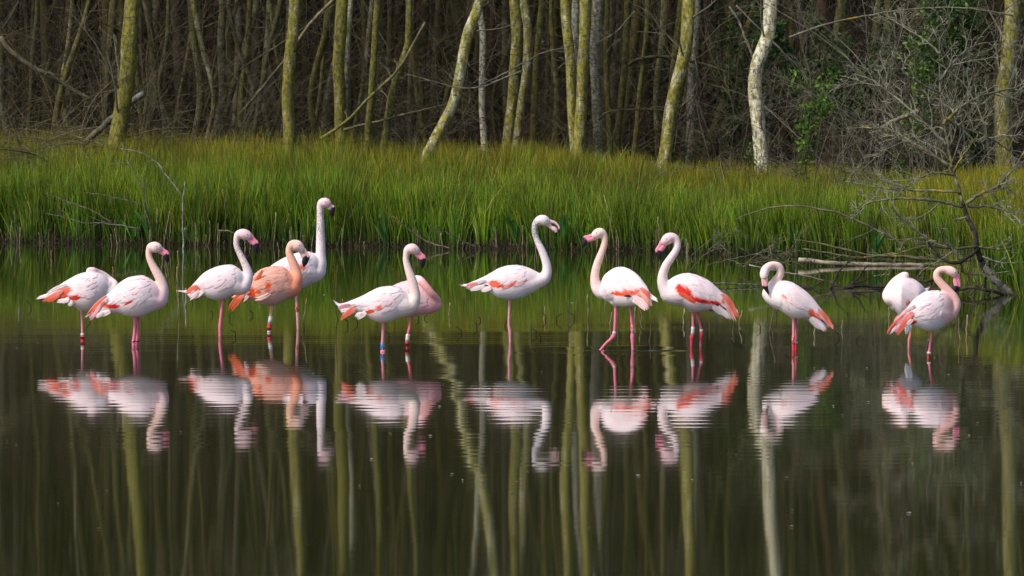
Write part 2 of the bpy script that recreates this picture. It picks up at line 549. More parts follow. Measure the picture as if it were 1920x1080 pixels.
tw, tr = grow(p1, rd1, 5, 0.22, 1.3, up=0.35, P=4, tmin=0.15, rs=0.3, rng=r_f)
tv, tf = tubes(tw, tr, 3)
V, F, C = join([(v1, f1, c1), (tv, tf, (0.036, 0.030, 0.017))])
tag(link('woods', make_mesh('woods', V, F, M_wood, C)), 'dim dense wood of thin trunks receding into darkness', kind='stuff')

def thicket(n, y0, y1, zmax, cols, w, name, label, xs=14, r0=0.008, xr=None):
    y = r_f.uniform(y0, y1, n)
    x = r_f.uniform(-1, 1, n) * xs if xr is None else r_f.uniform(xr[0], xr[1], n)
    z = ground_z(x, y) + r_f.uniform(0, 1, n) ** 1.6 * zmax
    P = 5
    d = nrm(np.stack([r_f.normal(0, 1, n), r_f.normal(0, 0.6, n), np.abs(r_f.normal(0.55, 0.7, n))], -1))
    L = r_f.uniform(0.5, 2.2, n)
    path = np.empty((n, P, 3))
    path[:, 0] = np.stack([x, y, z], -1)
    for k in range(1, P):
        d = nrm(d + r_f.normal(0, 0.20, (n, 3)))
        path[:, k] = path[:, k - 1] + d * (L / (P - 1))[:, None]
    rad = (r_f.uniform(0.35, 1, n) ** 2 * r0)[:, None] * np.linspace(1, 0.4, P)[None]
    c = np.array(cols)[r_f.choice(len(cols), n, p=np.array(w) / sum(w))] * r_f.uniform(0.5, 1.3, (n, 1))
    v, f = tubes(path, rad, 3)
    t2, r2 = grow(path, rad, 2, 0.5, 0.9, up=0.05, P=4, rs=0.6, rng=r_f)
    v2, f2 = tubes(t2, r2, 3)
    V, F, C = join([(v, f, np.repeat(c, P * 3, 0)), (v2, f2, np.repeat(np.repeat(c, 2, 0), 12, 0))])
    o = link(name, make_mesh(name, V, F, M_twig, C))
    return tag(o, label, kind='stuff')
TW = [(0.055, 0.042, 0.020), (0.022, 0.018, 0.010), (0.13, 0.11, 0.06), (0.090, 0.060, 0.024)]
thicket(15000, 66, 84, 4.8, TW, [4, 4, 2, 2], 'undergrowth', 'dim tangle of bare brown twigs between the trunks', r0=0.012)
thicket(5200, 62.8, 69, 3.2, TW, [3, 3, 4, 2], 'undergrowth', 'low brown twigs and dead stems behind the rushes', xs=11, r0=0.007)

# ------------------------------------------------------------------ birches
r_t = np.random.default_rng(33)
def birch(name, label, pts, Y, w0, w1, alg, bri, group=None, Htot=12.5, crown=True, cat='tree', low=0, rough=0.06, col=M_birch, fis=0.35):
    s = FPX / Y
    base = pix(pts[0][0], pts[0][1], Y)
    gz = float(ground_z(base[0], base[1]))
    P = [pix(x, y, Y) for x, y in pts]
    if P[0][2] > gz:                                     # carry the foot down to the soil
        d = P[0] - P[1]
        P = [P[0] + d / max(abs(d[2]), 0.2) * (P[0][2] - gz + 0.08)] + P
    root = np.array((P[0][0], Y, gz))
    w = np.interp([p[2] for p in P], [P[0][2], P[-1][2]], [w0, w1]) / s / 2
    top, dirn = P[-1], nrm(P[-1] - P[-2])
    d = nrm(dirn * 0.8 + np.array((0, 0.0, 0.5)))
    P2, w2 = list(P), list(w)
    rem = max(Htot - (top[2] - gz), 2.5)
    for k in range(1, 7):
        d = nrm(d + np.array((r_t.normal(0, 0.05), r_t.normal(0, 0.05), 0.16)))
        P2.append(P2[-1] + d * rem / 6)
        w2.append(w[-1] * (1 - 0.15 * k))
    arr = np.column_stack([np.array(P2), w2])
    # resample by 3D chord
    dd = np.concatenate([[0], np.cumsum(np.linalg.norm(np.diff(arr[:, :3], axis=0), axis=1))])
    n = 46
    ss = np.concatenate([np.linspace(0, 5.5, 30), np.linspace(5.5, dd[-1], 17)[1:]])
    i = np.clip(np.searchsorted(dd, ss, side='right') - 1, 0, len(arr) - 2)
    q = np.vstack([2 * arr[0] - arr[1], arr, 2 * arr[-1] - arr[-2]])
    t = ((ss - dd[i]) / (dd[i + 1] - dd[i]))[:, None]
    a, b_, c_, e = q[i], q[i + 1], q[i + 2], q[i + 3]
    A = 0.5 * (2 * b_ + (c_ - a) * t + (2 * a - 5 * b_ + 4 * c_ - e) * t ** 2 + (3 * b_ - a - 3 * c_ + e) * t ** 3)
    A[:, 3] = np.maximum(A[:, 3], 0.008) * (1 + 0.35 * np.exp(-ss / 0.25))
    A[:, 0] += 0.012 * np.sin(ss * 3 + r_t.uniform(0, 6)) * smooth(0.3, 1, ss)
    path = A[:, :3] - root
    th = np.arange(12) * 2 * math.pi / 12
    v, f = tubes(path, A[:, 3], 12)
    v = v.reshape(-1, 12, 3)
    cen = path[:, None, :]
    lump = 1 + rough * (np.sin(th * 2 + r_t.uniform(0, 6))[None] + np.sin(th * 3 + ss[:, None] * 2.1) + 0.8 * np.sin(ss[:, None] * 7 + th * 1 + r_t.uniform(0, 6))) + 0.4 * rough * r_t.standard_normal((len(ss), 12))
    v = cen + (v - cen) * lump[:, :, None]
    o = empty(name, tuple(root))
    tag(o, label, cat, group)
    tk = link('trunk', make_mesh('trunk', v.reshape(-1, 3), f, col), o)
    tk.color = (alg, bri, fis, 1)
    if crown:
        mp = path[ss > 4.6][None]
        mr = A[ss > 4.6, 3][None]
        b1, br1 = grow(mp, mr, 26, 0.30, 1.0, up=0.3, P=6, tmin=0.0, rs=0.4, rng=r_t)
        b2, br2 = grow(b1, br1, 7, 0.55, 0.7, up=0.0, P=5, rs=0.5, rng=r_t)
        cr = [tubes(b1, br1, 4), tubes(b2, br2, 3)]
        V, F, _ = join(cr)
        cm = link('crown', make_mesh('crown', V, F, M_twig, np.tile((0.09, 0.075, 0.05), (len(V), 1))), o)
    if low:
        sel = (ss > 0.9) & (ss < 5)
        b1, br1 = grow(path[sel][None], A[sel, 3][None], low, 0.40, 1.5, up=0.2, P=6, wig=0.2, tmin=0.0, rs=0.16, rng=r_t)
        for q1, q1r in zip(b1, br1):
            b2, br2 = grow(q1[None], q1r[None], 5, 0.5, 0.8, up=0.0, P=5, wig=0.2, rs=0.6, rng=r_t)
            V, F, _ = join([tubes(q1[None], q1r[None], 4), tubes(b2, br2, 3)])
            link('branch', make_mesh('branch', V, F, M_twig, np.tile((0.14, 0.125, 0.085), (len(V), 1))), o)
    return o

B = 'birch_tree'
BIRCHES = [
 ('thick moss-green birch leaning right beside the sawn log at far left', [(220, 275), (232, 180), (241, 90), (250, 0)], 63.5, 34, 26, .60, 1.0, 4),
 ('straight olive-green birch trunk behind the tallest standing flamingo', [(541, 262), (540, 170), (547, 80), (553, 0)], 63.6, 25, 23, .56, 1.0, 0),
 ('greenish grey birch trunk with a thin pale stem clasped to its right side', [(638, 252), (636, 120), (641, 0)], 63.8, 24, 24, .60, .9, 0),
 ('thin pale birch stem rising against the right side of a greenish trunk', [(646, 200), (648, 100), (657, 0)], 64.2, 11, 14, .42, .9, 0),
 ('slender dark green stem, straight, between the greenish trunk and the S-bent one', [(690, 262), (695, 170), (704, 70), (708, 0)], 63.4, 13, 11, .72, .7, 2),
 ('S-bent olive birch stem left of the strongly leaning pale trunk', [(722, 262), (733, 190), (750, 125), (763, 85), (765, 50), (768, 0)], 63.7, 17, 12, .58, .85, 2),
 ('pale birch bowed strongly to the right from its foot in the rushes', [(810, 275), (845, 205), (861, 140), (876, 70), (901, 0)], 62.6, 20, 19, .50, 1.2, 5),
 ('thin whitish birch stem rising just right of the bowed trunk', [(908, 262), (903, 150), (904, 60), (899, 0)], 65.2, 12, 11, .36, 1.0, 0),
 ('olive birch trunk, left one of a close pair over the open-billed flamingo', [(949, 272), (962, 180), (967, 70), (965, 0)], 63.6, 18, 19, .56, .95, 0),
 ('mottled birch trunk, right one of a close pair over the open-billed flamingo', [(968, 272), (983, 160), (989, 60), (984, 0)], 64.2, 16, 17, .50, .95, 0),
 ('dim slim olive trunk right of the close pair of birches', [(1000, 262), (1003, 150), (1010, 80), (1017, 0)], 66.5, 12, 12, .6, .7, 0),
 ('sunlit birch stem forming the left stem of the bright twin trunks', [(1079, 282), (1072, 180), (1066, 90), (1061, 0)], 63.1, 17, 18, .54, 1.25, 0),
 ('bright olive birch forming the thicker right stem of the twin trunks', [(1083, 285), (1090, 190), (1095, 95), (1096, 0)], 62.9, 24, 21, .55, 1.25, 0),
 ('dark-flecked white birch stem seen between the bright twin trunks', [(1078, 265), (1079, 120), (1078, 0)], 65.0, 13, 13, .18, .9, 0),
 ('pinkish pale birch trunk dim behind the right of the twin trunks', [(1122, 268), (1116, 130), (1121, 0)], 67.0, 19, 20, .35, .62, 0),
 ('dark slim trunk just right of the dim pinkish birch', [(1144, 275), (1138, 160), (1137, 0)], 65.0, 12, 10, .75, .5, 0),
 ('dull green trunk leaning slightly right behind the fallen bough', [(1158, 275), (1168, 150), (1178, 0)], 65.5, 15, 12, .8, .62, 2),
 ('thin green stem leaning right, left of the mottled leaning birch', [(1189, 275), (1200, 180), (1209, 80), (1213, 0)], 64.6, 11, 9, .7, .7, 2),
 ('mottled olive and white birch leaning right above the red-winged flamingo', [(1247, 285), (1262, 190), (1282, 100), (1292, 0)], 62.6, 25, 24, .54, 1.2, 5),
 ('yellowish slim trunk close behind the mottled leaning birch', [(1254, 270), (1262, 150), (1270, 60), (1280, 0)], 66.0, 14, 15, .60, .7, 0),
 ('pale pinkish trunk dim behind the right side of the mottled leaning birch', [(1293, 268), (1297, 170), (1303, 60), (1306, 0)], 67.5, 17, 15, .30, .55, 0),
 ('white peeling birch with a kinked trunk in the bare thicket', [(1428, 312), (1421, 220), (1416, 150), (1424, 105), (1438, 70), (1445, 0)], 61.0, 27, 24, .41, 1.3, 4),
 ('thick mottled birch trunk at the far right edge of the wood', [(1884, 305), (1882, 200), (1892, 90), (1899, 0)], 62.0, 36, 30, .53, 1.0, 3),
]
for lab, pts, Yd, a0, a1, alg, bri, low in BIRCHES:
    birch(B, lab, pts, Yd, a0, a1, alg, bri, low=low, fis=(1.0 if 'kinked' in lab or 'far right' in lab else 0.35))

# dim trunks in the middle distance: nothing tells them apart
MID = [20, 62, 105, 140, 178, 275, 300, 318, 336, 352, 372, 388, 405, 418, 440, 463, 474, 492, 515, 572, 590, 610, 668, 780, 795, 830, 925,
       1035, 1228, 1335, 1352, 1385, 1468, 1500, 1545, 1590, 1640, 1690, 1745, 1800, 1850]
for k, x in enumerate(MID):
    yb = 268 if x < 1350 else 300
    x = x + r_t.normal(0, 14)
    ln, cv = r_t.normal(0.05, 0.13), r_t.normal(0, 13)
    pts = [(x, yb), (x + ln * 90 + cv, yb - 90), (x + ln * 190, yb - 190), (x + ln * 280 - cv * .5, -10)]
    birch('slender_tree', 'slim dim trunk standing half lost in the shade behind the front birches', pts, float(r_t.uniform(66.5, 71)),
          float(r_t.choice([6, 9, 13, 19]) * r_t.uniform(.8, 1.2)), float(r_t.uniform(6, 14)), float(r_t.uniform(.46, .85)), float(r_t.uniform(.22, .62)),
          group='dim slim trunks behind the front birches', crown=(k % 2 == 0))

# specks of leaf and down floating on the pond
n = 170
fy = r_t.uniform(17, 50, n); fx = r_t.uniform(-1, 1, n) * (0.14 * fy)
keep = fy < shore_y(fx) - .5
fx, fy = fx[keep], fy[keep]; n = len(fx)
sz = r_t.uniform(.004, .013, n)
a = r_t.uniform(0, 6.28, n)
ring = np.stack([np.stack([fx + sz * np.cos(a + k * 1.257) * (1.4 if k in (0, 1) else .8), fy + sz * 2 * np.sin(a + k * 1.257), np.full(n, .004 + .002 * (k % 2))], -1) for k in range(5)], 1)
top = np.stack([fx, fy, np.full(n, .009)], -1)[:, None]
v = np.concatenate([ring, top], 1).reshape(-1, 3)
b0 = np.arange(n) * 6
f = [np.stack([b0 + k, b0 + (k + 1) % 5, b0 + 5], -1) for k in range(5)]
cf = np.array([(0.45, 0.42, 0.36), (0.16, 0.12, 0.06), (0.25, 0.22, 0.12)])[r_t.choice(3, n, p=[.4, .35, .25])]
tag(link('floating_litter', make_mesh('floating_litter', v, f, M_leaf, np.repeat(cf, 6, 0))), 'tiny pale specks of leaf and down floating on the pond', kind='stuff')
# ------------------------------------------------------------------ flamingos
WHITE, BLUSH, PALE = (0.82, 0.695, 0.715), (0.80, 0.55, 0.575), (0.80, 0.60, 0.555)
PEACH, ORANGE, ROSE = (0.80, 0.50, 0.40), (0.80, 0.36, 0.21), (0.78, 0.36, 0.39)
CORAL, RED, VIVID, BLACK = (0.80, 0.125, 0.065), (0.72, 0.025, 0.013), (0.82, 0.085, 0.01), (0.012, 0.012, 0.014)
PINKLEG, HOTPINK, KNEE, BEAKP = (0.66, 0.22, 0.28), (0.68, 0.17, 0.26), (0.62, 0.05, 0.07), (0.76, 0.24, 0.34)
r_b = np.random.default_rng(77)

def grid_quads(n, m):
    i, j = np.meshgrid(np.arange(n - 1), np.arange(m - 1), indexing='ij')
    a = (i * m + j).ravel()
    return np.stack([a, a + 1, a + m + 1, a + m], -1)

def remeshed(V, F, voxel, iters):
    me = make_mesh('tmp', V, F)
    o = bpy.data.objects.new('tmp', me)
    COL.objects.link(o)
    md = o.modifiers.new('r', 'REMESH')
    md.mode, md.voxel_size = 'VOXEL', voxel
    dg = bpy.context.evaluated_depsgraph_get()
    ev = o.evaluated_get(dg)
    m2 = bpy.data.meshes.new_from_object(ev)
    bpy.data.objects.remove(o)
    bpy.data.meshes.remove(me)
    n = len(m2.vertices)
    v = np.empty(n * 3, np.float32); m2.vertices.foreach_get('co', v); v = v.reshape(-1, 3).astype(float)
    e = np.empty(len(m2.edges) * 2, np.int32); m2.edges.foreach_get('vertices', e); e = e.reshape(-1, 2)
    deg = np.bincount(e.ravel(), minlength=n).astype(float)
    for it in range(iters):
        for lam in (0.55, -0.30):
            s = np.zeros_like(v)
            for k in range(3):
                s[:, k] = np.bincount(e[:, 0], v[e[:, 1], k], n) + np.bincount(e[:, 1], v[e[:, 0], k], n)
            v = v + lam * (s / deg[:, None] - v)
    npol = len(m2.polygons)
    li = np.empty(len(m2.loops), np.int32); m2.loops.foreach_get('vertex_index', li)
    ls_ = np.empty(npol, np.int32); m2.polygons.foreach_get('loop_start', ls_)
    lt = np.empty(npol, np.int32); m2.polygons.foreach_get('loop_total', lt)
    faces = []
    for k in (3, 4):
        sel = ls_[lt == k]
        if len(sel): faces.append(li[sel[:, None] + np.arange(k)[None]])
    bpy.data.meshes.remove(m2)
    return v, faces

def ring_text(txt, r, h, mat, parent, a0):
    """lettering printed round the ring, reading upwards along the leg"""
    cu = bpy.data.curves.new('code', 'FONT')
    cu.body, cu.size, cu.align_x, cu.align_y = txt, 1.0, 'CENTER', 'CENTER'
    cu.resolution_u = 2
    o = bpy.data.objects.new('code', cu)
    COL.objects.link(o)
    dg = bpy.context.evaluated_depsgraph_get()
    me = bpy.data.meshes.new_from_object(o.evaluated_get(dg))
    bpy.data.objects.remove(o)
    me.name = 'ring_code'
    n = len(me.vertices)
    v = np.empty(n * 3, np.float32); me.vertices.foreach_get('co', v); v = v.reshape(-1, 3)
    sx = h * 0.94 / max(np.ptp(v[:, 0]), 1e-4)
    sy = 1.75 * r / max(np.ptp(v[:, 1]), 1e-4)
    cx, cy = (v[:, 0].max() + v[:, 0].min()) / 2, (v[:, 1].max() + v[:, 1].min()) / 2
    z = (v[:, 0] - cx) * sx
    ang = (v[:, 1] - cy) * sy / r
    w = np.stack([-np.sin(ang) * (r + .0006), -np.cos(ang) * (r + .0006), z], -1).astype(np.float32)
    me.vertices.foreach_set('co', w.ravel())
    me.materials.clear(); me.materials.append(mat)
    me.update()
    return link('ring_code', me, parent)

RING_MATS = {}
def ring_mat(c):
    if c not in RING_MATS: RING_MATS[c] = flat_mat('ring_plastic', c, 0.35)
    return RING_MATS[c]

def flamingo(x0, y0, s, wy, st, neck, legs, label, body=WHITE, belly=None, chest=None, neckc=(WHITE, WHITE), headc=WHITE, yaw=0.0, wf=0.80,
             beak=None, eye=None, blobs=(), plumes=(), rings=(), freckle=None, wing=(0.10, 0.80, 102), nfe=(10, 9), legd=0.0, shag=0.4,
             depth=0.0, necktaper=1.0, bcol=(BEAKP, 0.55), fv=0.06):
    """all positions in zoomed-photo pixels: x0, y0, s give the zoom; wy is the waterline"""
    belly = belly or tuple(0.96 * c for c in body)
    chest = chest or body
    pyw = y0 + wy / s
    D = water_depth(pyw)
    S = FPX / D
    xs_ = [q[0] for q in st]
    pcx = x0 + np.mean(xs_) / s
    base = pix(pcx, pyw, D)
    root = empty('flamingo', (base[0], base[1], 0.0))
    tag(root, label, 'flamingo', 'flamingos standing in the pond')
    def loc(x, y, d=0.0):
        x, y = np.asarray(x, float), np.asarray(y, float)
        lx = (x0 + x / s - pcx) / S
        lz = (pyw - (y0 + y / s)) / S
        return np.stack([lx, np.broadcast_to(d, lx.shape), lz], -1)
    def zoomxy(v):
        return (v[:, 0] * S + pcx - x0) * s, (pyw - v[:, 2] * S - y0) * s
    u2m = 1.0 / (s * S)                                   # zoom pixel -> metres
    # ---- torso: loft through the stations
    st = np.array(st, float)
    M = 40
    A = spline(np.column_stack([st[:, 0], (st[:, 1] + st[:, 2]) / 2, (st[:, 2] - st[:, 1]) / 2]), M)
    hh = np.maximum(A[:, 2], 3.0)
    C = loc(A[:, 0], A[:, 1])
    xm = C[:, 0].mean()
    ty = math.tan(yaw)
    C[:, 1] = (C[:, 0] - xm) * ty + depth
    hz = hh * u2m
    hw = np.minimum(wf * hz, 0.155 * max(1, wf))
    hw = np.maximum(hw, 0.014)
    # rounded ends
    def cap(c, d, z, w, sg):
        out = []
        for a in np.linspace(0, math.pi / 2, 5)[1:]:
            k = math.cos(a) if a < 1.5 else 0.06
            out.append((c + d * z * 0.55 * math.sin(a) * sg, z * k, w * k))
        return out
    d0, d1 = nrm(C[1] - C[0]), nrm(C[-1] - C[-2])
    e0, e1 = cap(C[0], d0, hz[0], hw[0], -1)[::-1], cap(C[-1], d1, hz[-1], hw[-1], 1)
    LC = np.vstack([[q[0] for q in e0], C, [q[0] for q in e1]])
    LZ = np.concatenate([[q[1] for q in e0], hz, [q[1] for q in e1]])
    LW = np.concatenate([[q[2] for q in e0], hw, [q[2] for q in e1]])
    K = 28
    th = np.arange(K) * 2 * math.pi / K
    def ringpt(c, z, w, t, off=0.0):
        """t = 0 top, pi/2 towards the camera side (-Y); off = outward offset in metres"""
        sn, cs = np.sin(t), np.cos(t)
        e = 0.9
        return c + np.stack([0 * t, -(w + off) * np.sign(sn) * np.abs(sn) ** e, (z + off) * np.sign(cs) * np.abs(cs) ** e], -1)
    tv = ringpt(LC[:, None, :], LZ[:, None], LW[:, None], th[None, :] * np.ones((len(LC), 1)))
    n = len(LC)
    i, j = np.meshgrid(np.arange(n - 1), np.arange(K), indexing='ij')
    a = (i * K + j).ravel(); b = (i * K + (j + 1) % K).ravel()
    q = np.stack([a, a + K, b + K, b], -1)
    tf = [q]
    for o0, rev in ((0, 0), ((n - 1) * K, 1)):
        tri = np.array([[o0, o0 + t, o0 + t + 1] for t in range(1, K - 1)])
        tf.append(tri if rev else tri[:, ::-1])
    parts = [(tv.reshape(-1, 3), tf)]
    # ---- neck and head
    nk = np.array([(p[0], p[1], p[2], (p[3] if len(p) > 3 else 0.0)) for p in neck], float)
    NN = 60
    Nk = spline(nk, NN)
    nx0 = (x0 + nk[0, 0] / s - pcx) / S
    NP = loc(Nk[:, 0], Nk[:, 1], Nk[:, 3] + (nx0 - xm) * ty + depth)
    NR = np.maximum(Nk[:, 2], 4) * u2m
    # round the head end
    dl = nrm(NP[-1] - NP[-2])
    hk = 0.45 if beak else 0.9
    ex = [(NP[-1] + dl * NR[-1] * hk * math.sin(a), NR[-1] * max(math.cos(a), .08)) for a in np.linspace(0, math.pi / 2, 5)[1:]]
    # the root of the neck starts deep in the torso and swells into the breast
    i0 = int(0.74 * (M - 1))
    pin = C[i0].copy(); pin[2] -= 0.08 * hz[i0]
    mid = pin * 0.42 + NP[0] * 0.58; mid[2] -= 0.10 * NR[0]
    rt = spline(np.column_stack([np.array([pin, mid, NP[0], NP[3]])[:, [0, 2, 1]], [min(hz[i0] * .80, hw[i0]), max(hz[i0] * 0.45 + NR[0] * 0.5, NR[0]) * 0.94, NR[0], NR[3]]]), 14)[:-1]
    st0 = rt[0]
    din = nrm(rt[0, :3] - rt[1, :3])
    pre = [(rt[0, :3] + din * rt[0, 3] * 0.7 * math.sin(a), rt[0, 3] * max(math.cos(a), .08)) for a in np.linspace(0, math.pi / 2, 5)[1:]][::-1]
    RX = np.vstack([[e[0] for e in pre], rt[:, :3]])[:, [0, 2, 1]]
    RR = np.concatenate([[e[1] for e in pre], rt[:, 3]])
    NPx = np.vstack([RX, NP[3:], [e[0] for e in ex]]); NRx = np.concatenate([RR, NR[3:], [e[1] for e in ex]])
    parts.append(tubes(NPx, NRx, 16, caps=True))
    # ---- feathered thighs
    for lg in legs:
        x, y, r = lg[0][:3]
        cx = (x0 + x / s - pcx) / S
        dy = (lg[0][4] if len(lg[0]) > 4 else legd) + (cx - xm) * ty + depth
        p = np.array([loc(x, y - 26 * s / 4.2, dy), loc(x, y - 10 * s / 4.2, dy), loc(x, y + 3 * s / 4.2, dy)])
        parts.append(tubes(spline(np.column_stack([p, [0.055, 0.035, r * u2m * 1.15]]), 10)[:, :3],
                           np.interp(np.linspace(0, 1, 10), [0, .5, 1], [0.055, 0.033, r * u2m * 1.2]), 12, caps=True))
    V, F, _ = join(parts)
    V, F = remeshed(V, F, 0.0062, 12)
    # ---- pigment
    def blob_col(zx, zy, cc, jit):
        out = np.array(cc, float)
        for (bx, by, rx, ry, an, bc) in blobs:
            ca, sa = math.cos(math.radians(an)), math.sin(math.radians(an))
            dx, dy = zx - bx, zy - by
            d = ((dx * ca + dy * sa) / rx) ** 2 + ((-dx * sa + dy * ca) / ry) ** 2
            k = smooth(1.30, 0.55, d - jit)[..., None]
            out = out * (1 - k) + np.clip(np.array(bc) * (1 + 0.25 * jit[..., None]), 0, .84) * k
        return out
    def ground_col(zx, zy):
        """body colour by place: back to belly, tail to chest"""
        t = np.interp(zx if st[-1, 0] > st[0, 0] else -zx, A[:, 0] if st[-1, 0] > st[0, 0] else -A[:, 0], np.linspace(0, 1, M))
        cz = np.interp(t, np.linspace(0, 1, M), A[:, 1]); hz_ = np.interp(t, np.linspace(0, 1, M), hh)
        v = (zy - cz) / hz_
        c = np.array(body)[None] + (np.array(belly) - np.array(body))[None] * smooth(0.1, 0.8, v)[:, None]
        return c + (np.array(chest)[None] - c) * smooth(0.72, 0.95, t)[:, None]
    zx, zy = zoomxy(V)
    nzv = np.sin(V[:, 0] * 170 + V[:, 2] * 60) * np.sin(V[:, 2] * 240 - V[:, 1] * 90)
    Cc = ground_col(zx, zy)
    Cc = blob_col(zx, zy, Cc, 0.30 * nzv)
    dist = np.linalg.norm(V[:, None, :] - NP[None], axis=2) / NR[None]
    near = dist.argmin(1); dmin = dist.min(1)
    tn = near / (NN - 1)
    wn_ = smooth(1.45, 1.12, dmin) * smooth(0.06, 0.30, tn)
    nc = np.array(neckc[0])[None] * (1 - tn[:, None]) + np.array(neckc[1])[None] * tn[:, None]
    hd = smooth(0.80, 0.88, tn)[:, None]
    nc = nc * (1 - hd) + np.array(headc)[None] * hd
    if freckle:
        f0, f1, fs = freckle
        sp = (r_b.uniform(0, 1, len(V)) < fs * smooth(f0 - .12, f0 + 0.1, tn) * smooth(f1 + .05, f1 - .05, tn))[:, None]
        nc = np.where(sp, nc * 0.42, nc)
    Cc = Cc * (1 - wn_[:, None]) + nc * wn_[:, None]
    # ---- legs are part of the same body mesh
    P2 = [(V, F, Cc * r_b.uniform(0.97, 1.0, (len(V), 1)))]
    leg_axes = []
    for lg in legs:
        x, y = np.array([p[0] for p in lg], float), np.array([p[1] for p in lg], float)
        cx = (x0 + x[0] / s - pcx) / S
        dd = np.array([(p[4] if len(p) > 4 else legd) for p in lg]) + (cx - xm) * ty + depth
        p3 = loc(x, y, dd)
        rr = np.array([p[2] for p in lg]) * u2m
        cl = np.array([p[3] for p in lg], float)
        p3 = np.vstack([p3[0] + (0, 0, 0.05), p3]); rr = np.concatenate([[rr[0]], rr]); cl = np.vstack([cl[0], cl])
        dv = nrm(p3[-1] - p3[-2])
        foot = np.array((p3[-1][0] + dv[0] / max(-dv[2], 0.3) * 0.30, p3[-1][1], -0.40))
        p3 = np.vstack([p3, foot]); rr = np.concatenate([rr, [rr[-1] * 0.9]]); cl = np.vstack([cl, cl[-1]])
        Q = spline(np.column_stack([p3[:, [0, 2, 1]], rr]), 44)
        Q = np.column_stack([Q[:, 0], Q[:, 2], Q[:, 1], Q[:, 3]])
        zz = Q[:, 2]
        ccol = np.stack([np.interp(-zz, -p3[:, 2], cl[:, k]) for k in range(3)], -1)
        v, f = tubes(Q[:, :3], np.maximum(Q[:, 3], 0.006), 10, caps=True)
        P2.append((v, f, np.repeat(ccol, 10, 0)))
        sg = 1 if st[-1, 0] > st[0, 0] else -1
        for an in (-0.5, 0.0, 0.5):                       # webbed toes on the pond bed
            tip = foot + np.array((sg * math.cos(an) * 0.085, math.sin(an) * 0.085, -0.035))
            v, f = tubes(np.array([foot, (foot + tip) / 2 + (0, 0, -.004), tip]), np.array([.009, .007, .003]), 6, caps=True)
            P2.append((v, f, np.array(PINKLEG)))
        leg_axes.append(Q)
    V, F, Cc = join(P2)
    bm = link('body', make_mesh('body', V, F, M_bird, Cc), root)
    # ---- bill
    if beak:
        for nm, path, t_black in beak:
            bp = np.array([(p[0], p[1], p[2]) for p in path], float)
            Q = spline(bp, 16)
            tipd = NP[-1][1]
            pts3 = loc(Q[:, 0], Q[:, 1], tipd)
            v, f = tubes(pts3, np.maximum(Q[:, 2], 1.2) * u2m, 10, caps=True)
            v[:, 1] = tipd + (v[:, 1] - tipd) * 0.72
            tt = np.linspace(0, 1, 16)
            c = np.where((tt > t_black)[:, None], np.array(BLACK), np.array(bcol[0]) * (1 - 0.0 * tt[:, None]))
            link(nm, make_mesh(nm, v, f, M_beak, np.repeat(c, 10, 0)), root)
    if eye:
        ez = loc(eye[0], eye[1], 0.0)
        k = np.argmin((NP[:, 0] - ez[0]) ** 2 + (NP[:, 2] - ez[2]) ** 2)
        for sg in (-1, 1):
            dd = math.hypot(NP[k, 0] - ez[0], NP[k, 2] - ez[2])
            yy = NP[k, 1] + sg * math.sqrt(max(NR[k] ** 2 - dd * dd, 1e-6)) * 0.93
            th2 = np.linspace(0.15, math.pi - 0.15, 6)
            pp = np.array([(ez[0], yy + 0.0055 * math.cos(t), ez[2]) for t in th2])
            v, f = tubes(pp, 0.0062 * np.sin(th2), 10, caps=True)
            eo = link('eye', make_mesh('eye', v, f, M_eye if freckle and freckle[0] > .6 else M_iris), root)
            v, f = tubes(np.array([(ez[0], yy + sg * 0.0048, ez[2]), (ez[0], yy + sg * 0.0062, ez[2])]), np.array([0.0026, 0.0018]), 8, caps=True)
            link('pupil', make_mesh('pupil', v, f, M_eye), eo)
    # ---- wing feathers laid like shingles, each one its own piece
    def surf(u, t, off):
        x = u * (M - 1)
        i = np.clip(x.astype(int), 0, M - 2); f = (x - i)
        c = C[i] * (1 - f)[..., None] + C[i + 1] * f[..., None]
        z = hz[i] * (1 - f) + hz[i + 1] * f
        w = hw[i] * (1 - f) + hw[i + 1] * f
        return ringpt(c, z, w, t, off)
    u0, u1, tmax = wing
    NRW, NCL = nfe
    blen = np.linalg.norm(np.diff(C[:, [0, 2]], axis=0), axis=1).sum() * math.sqrt(1 + ty * ty)
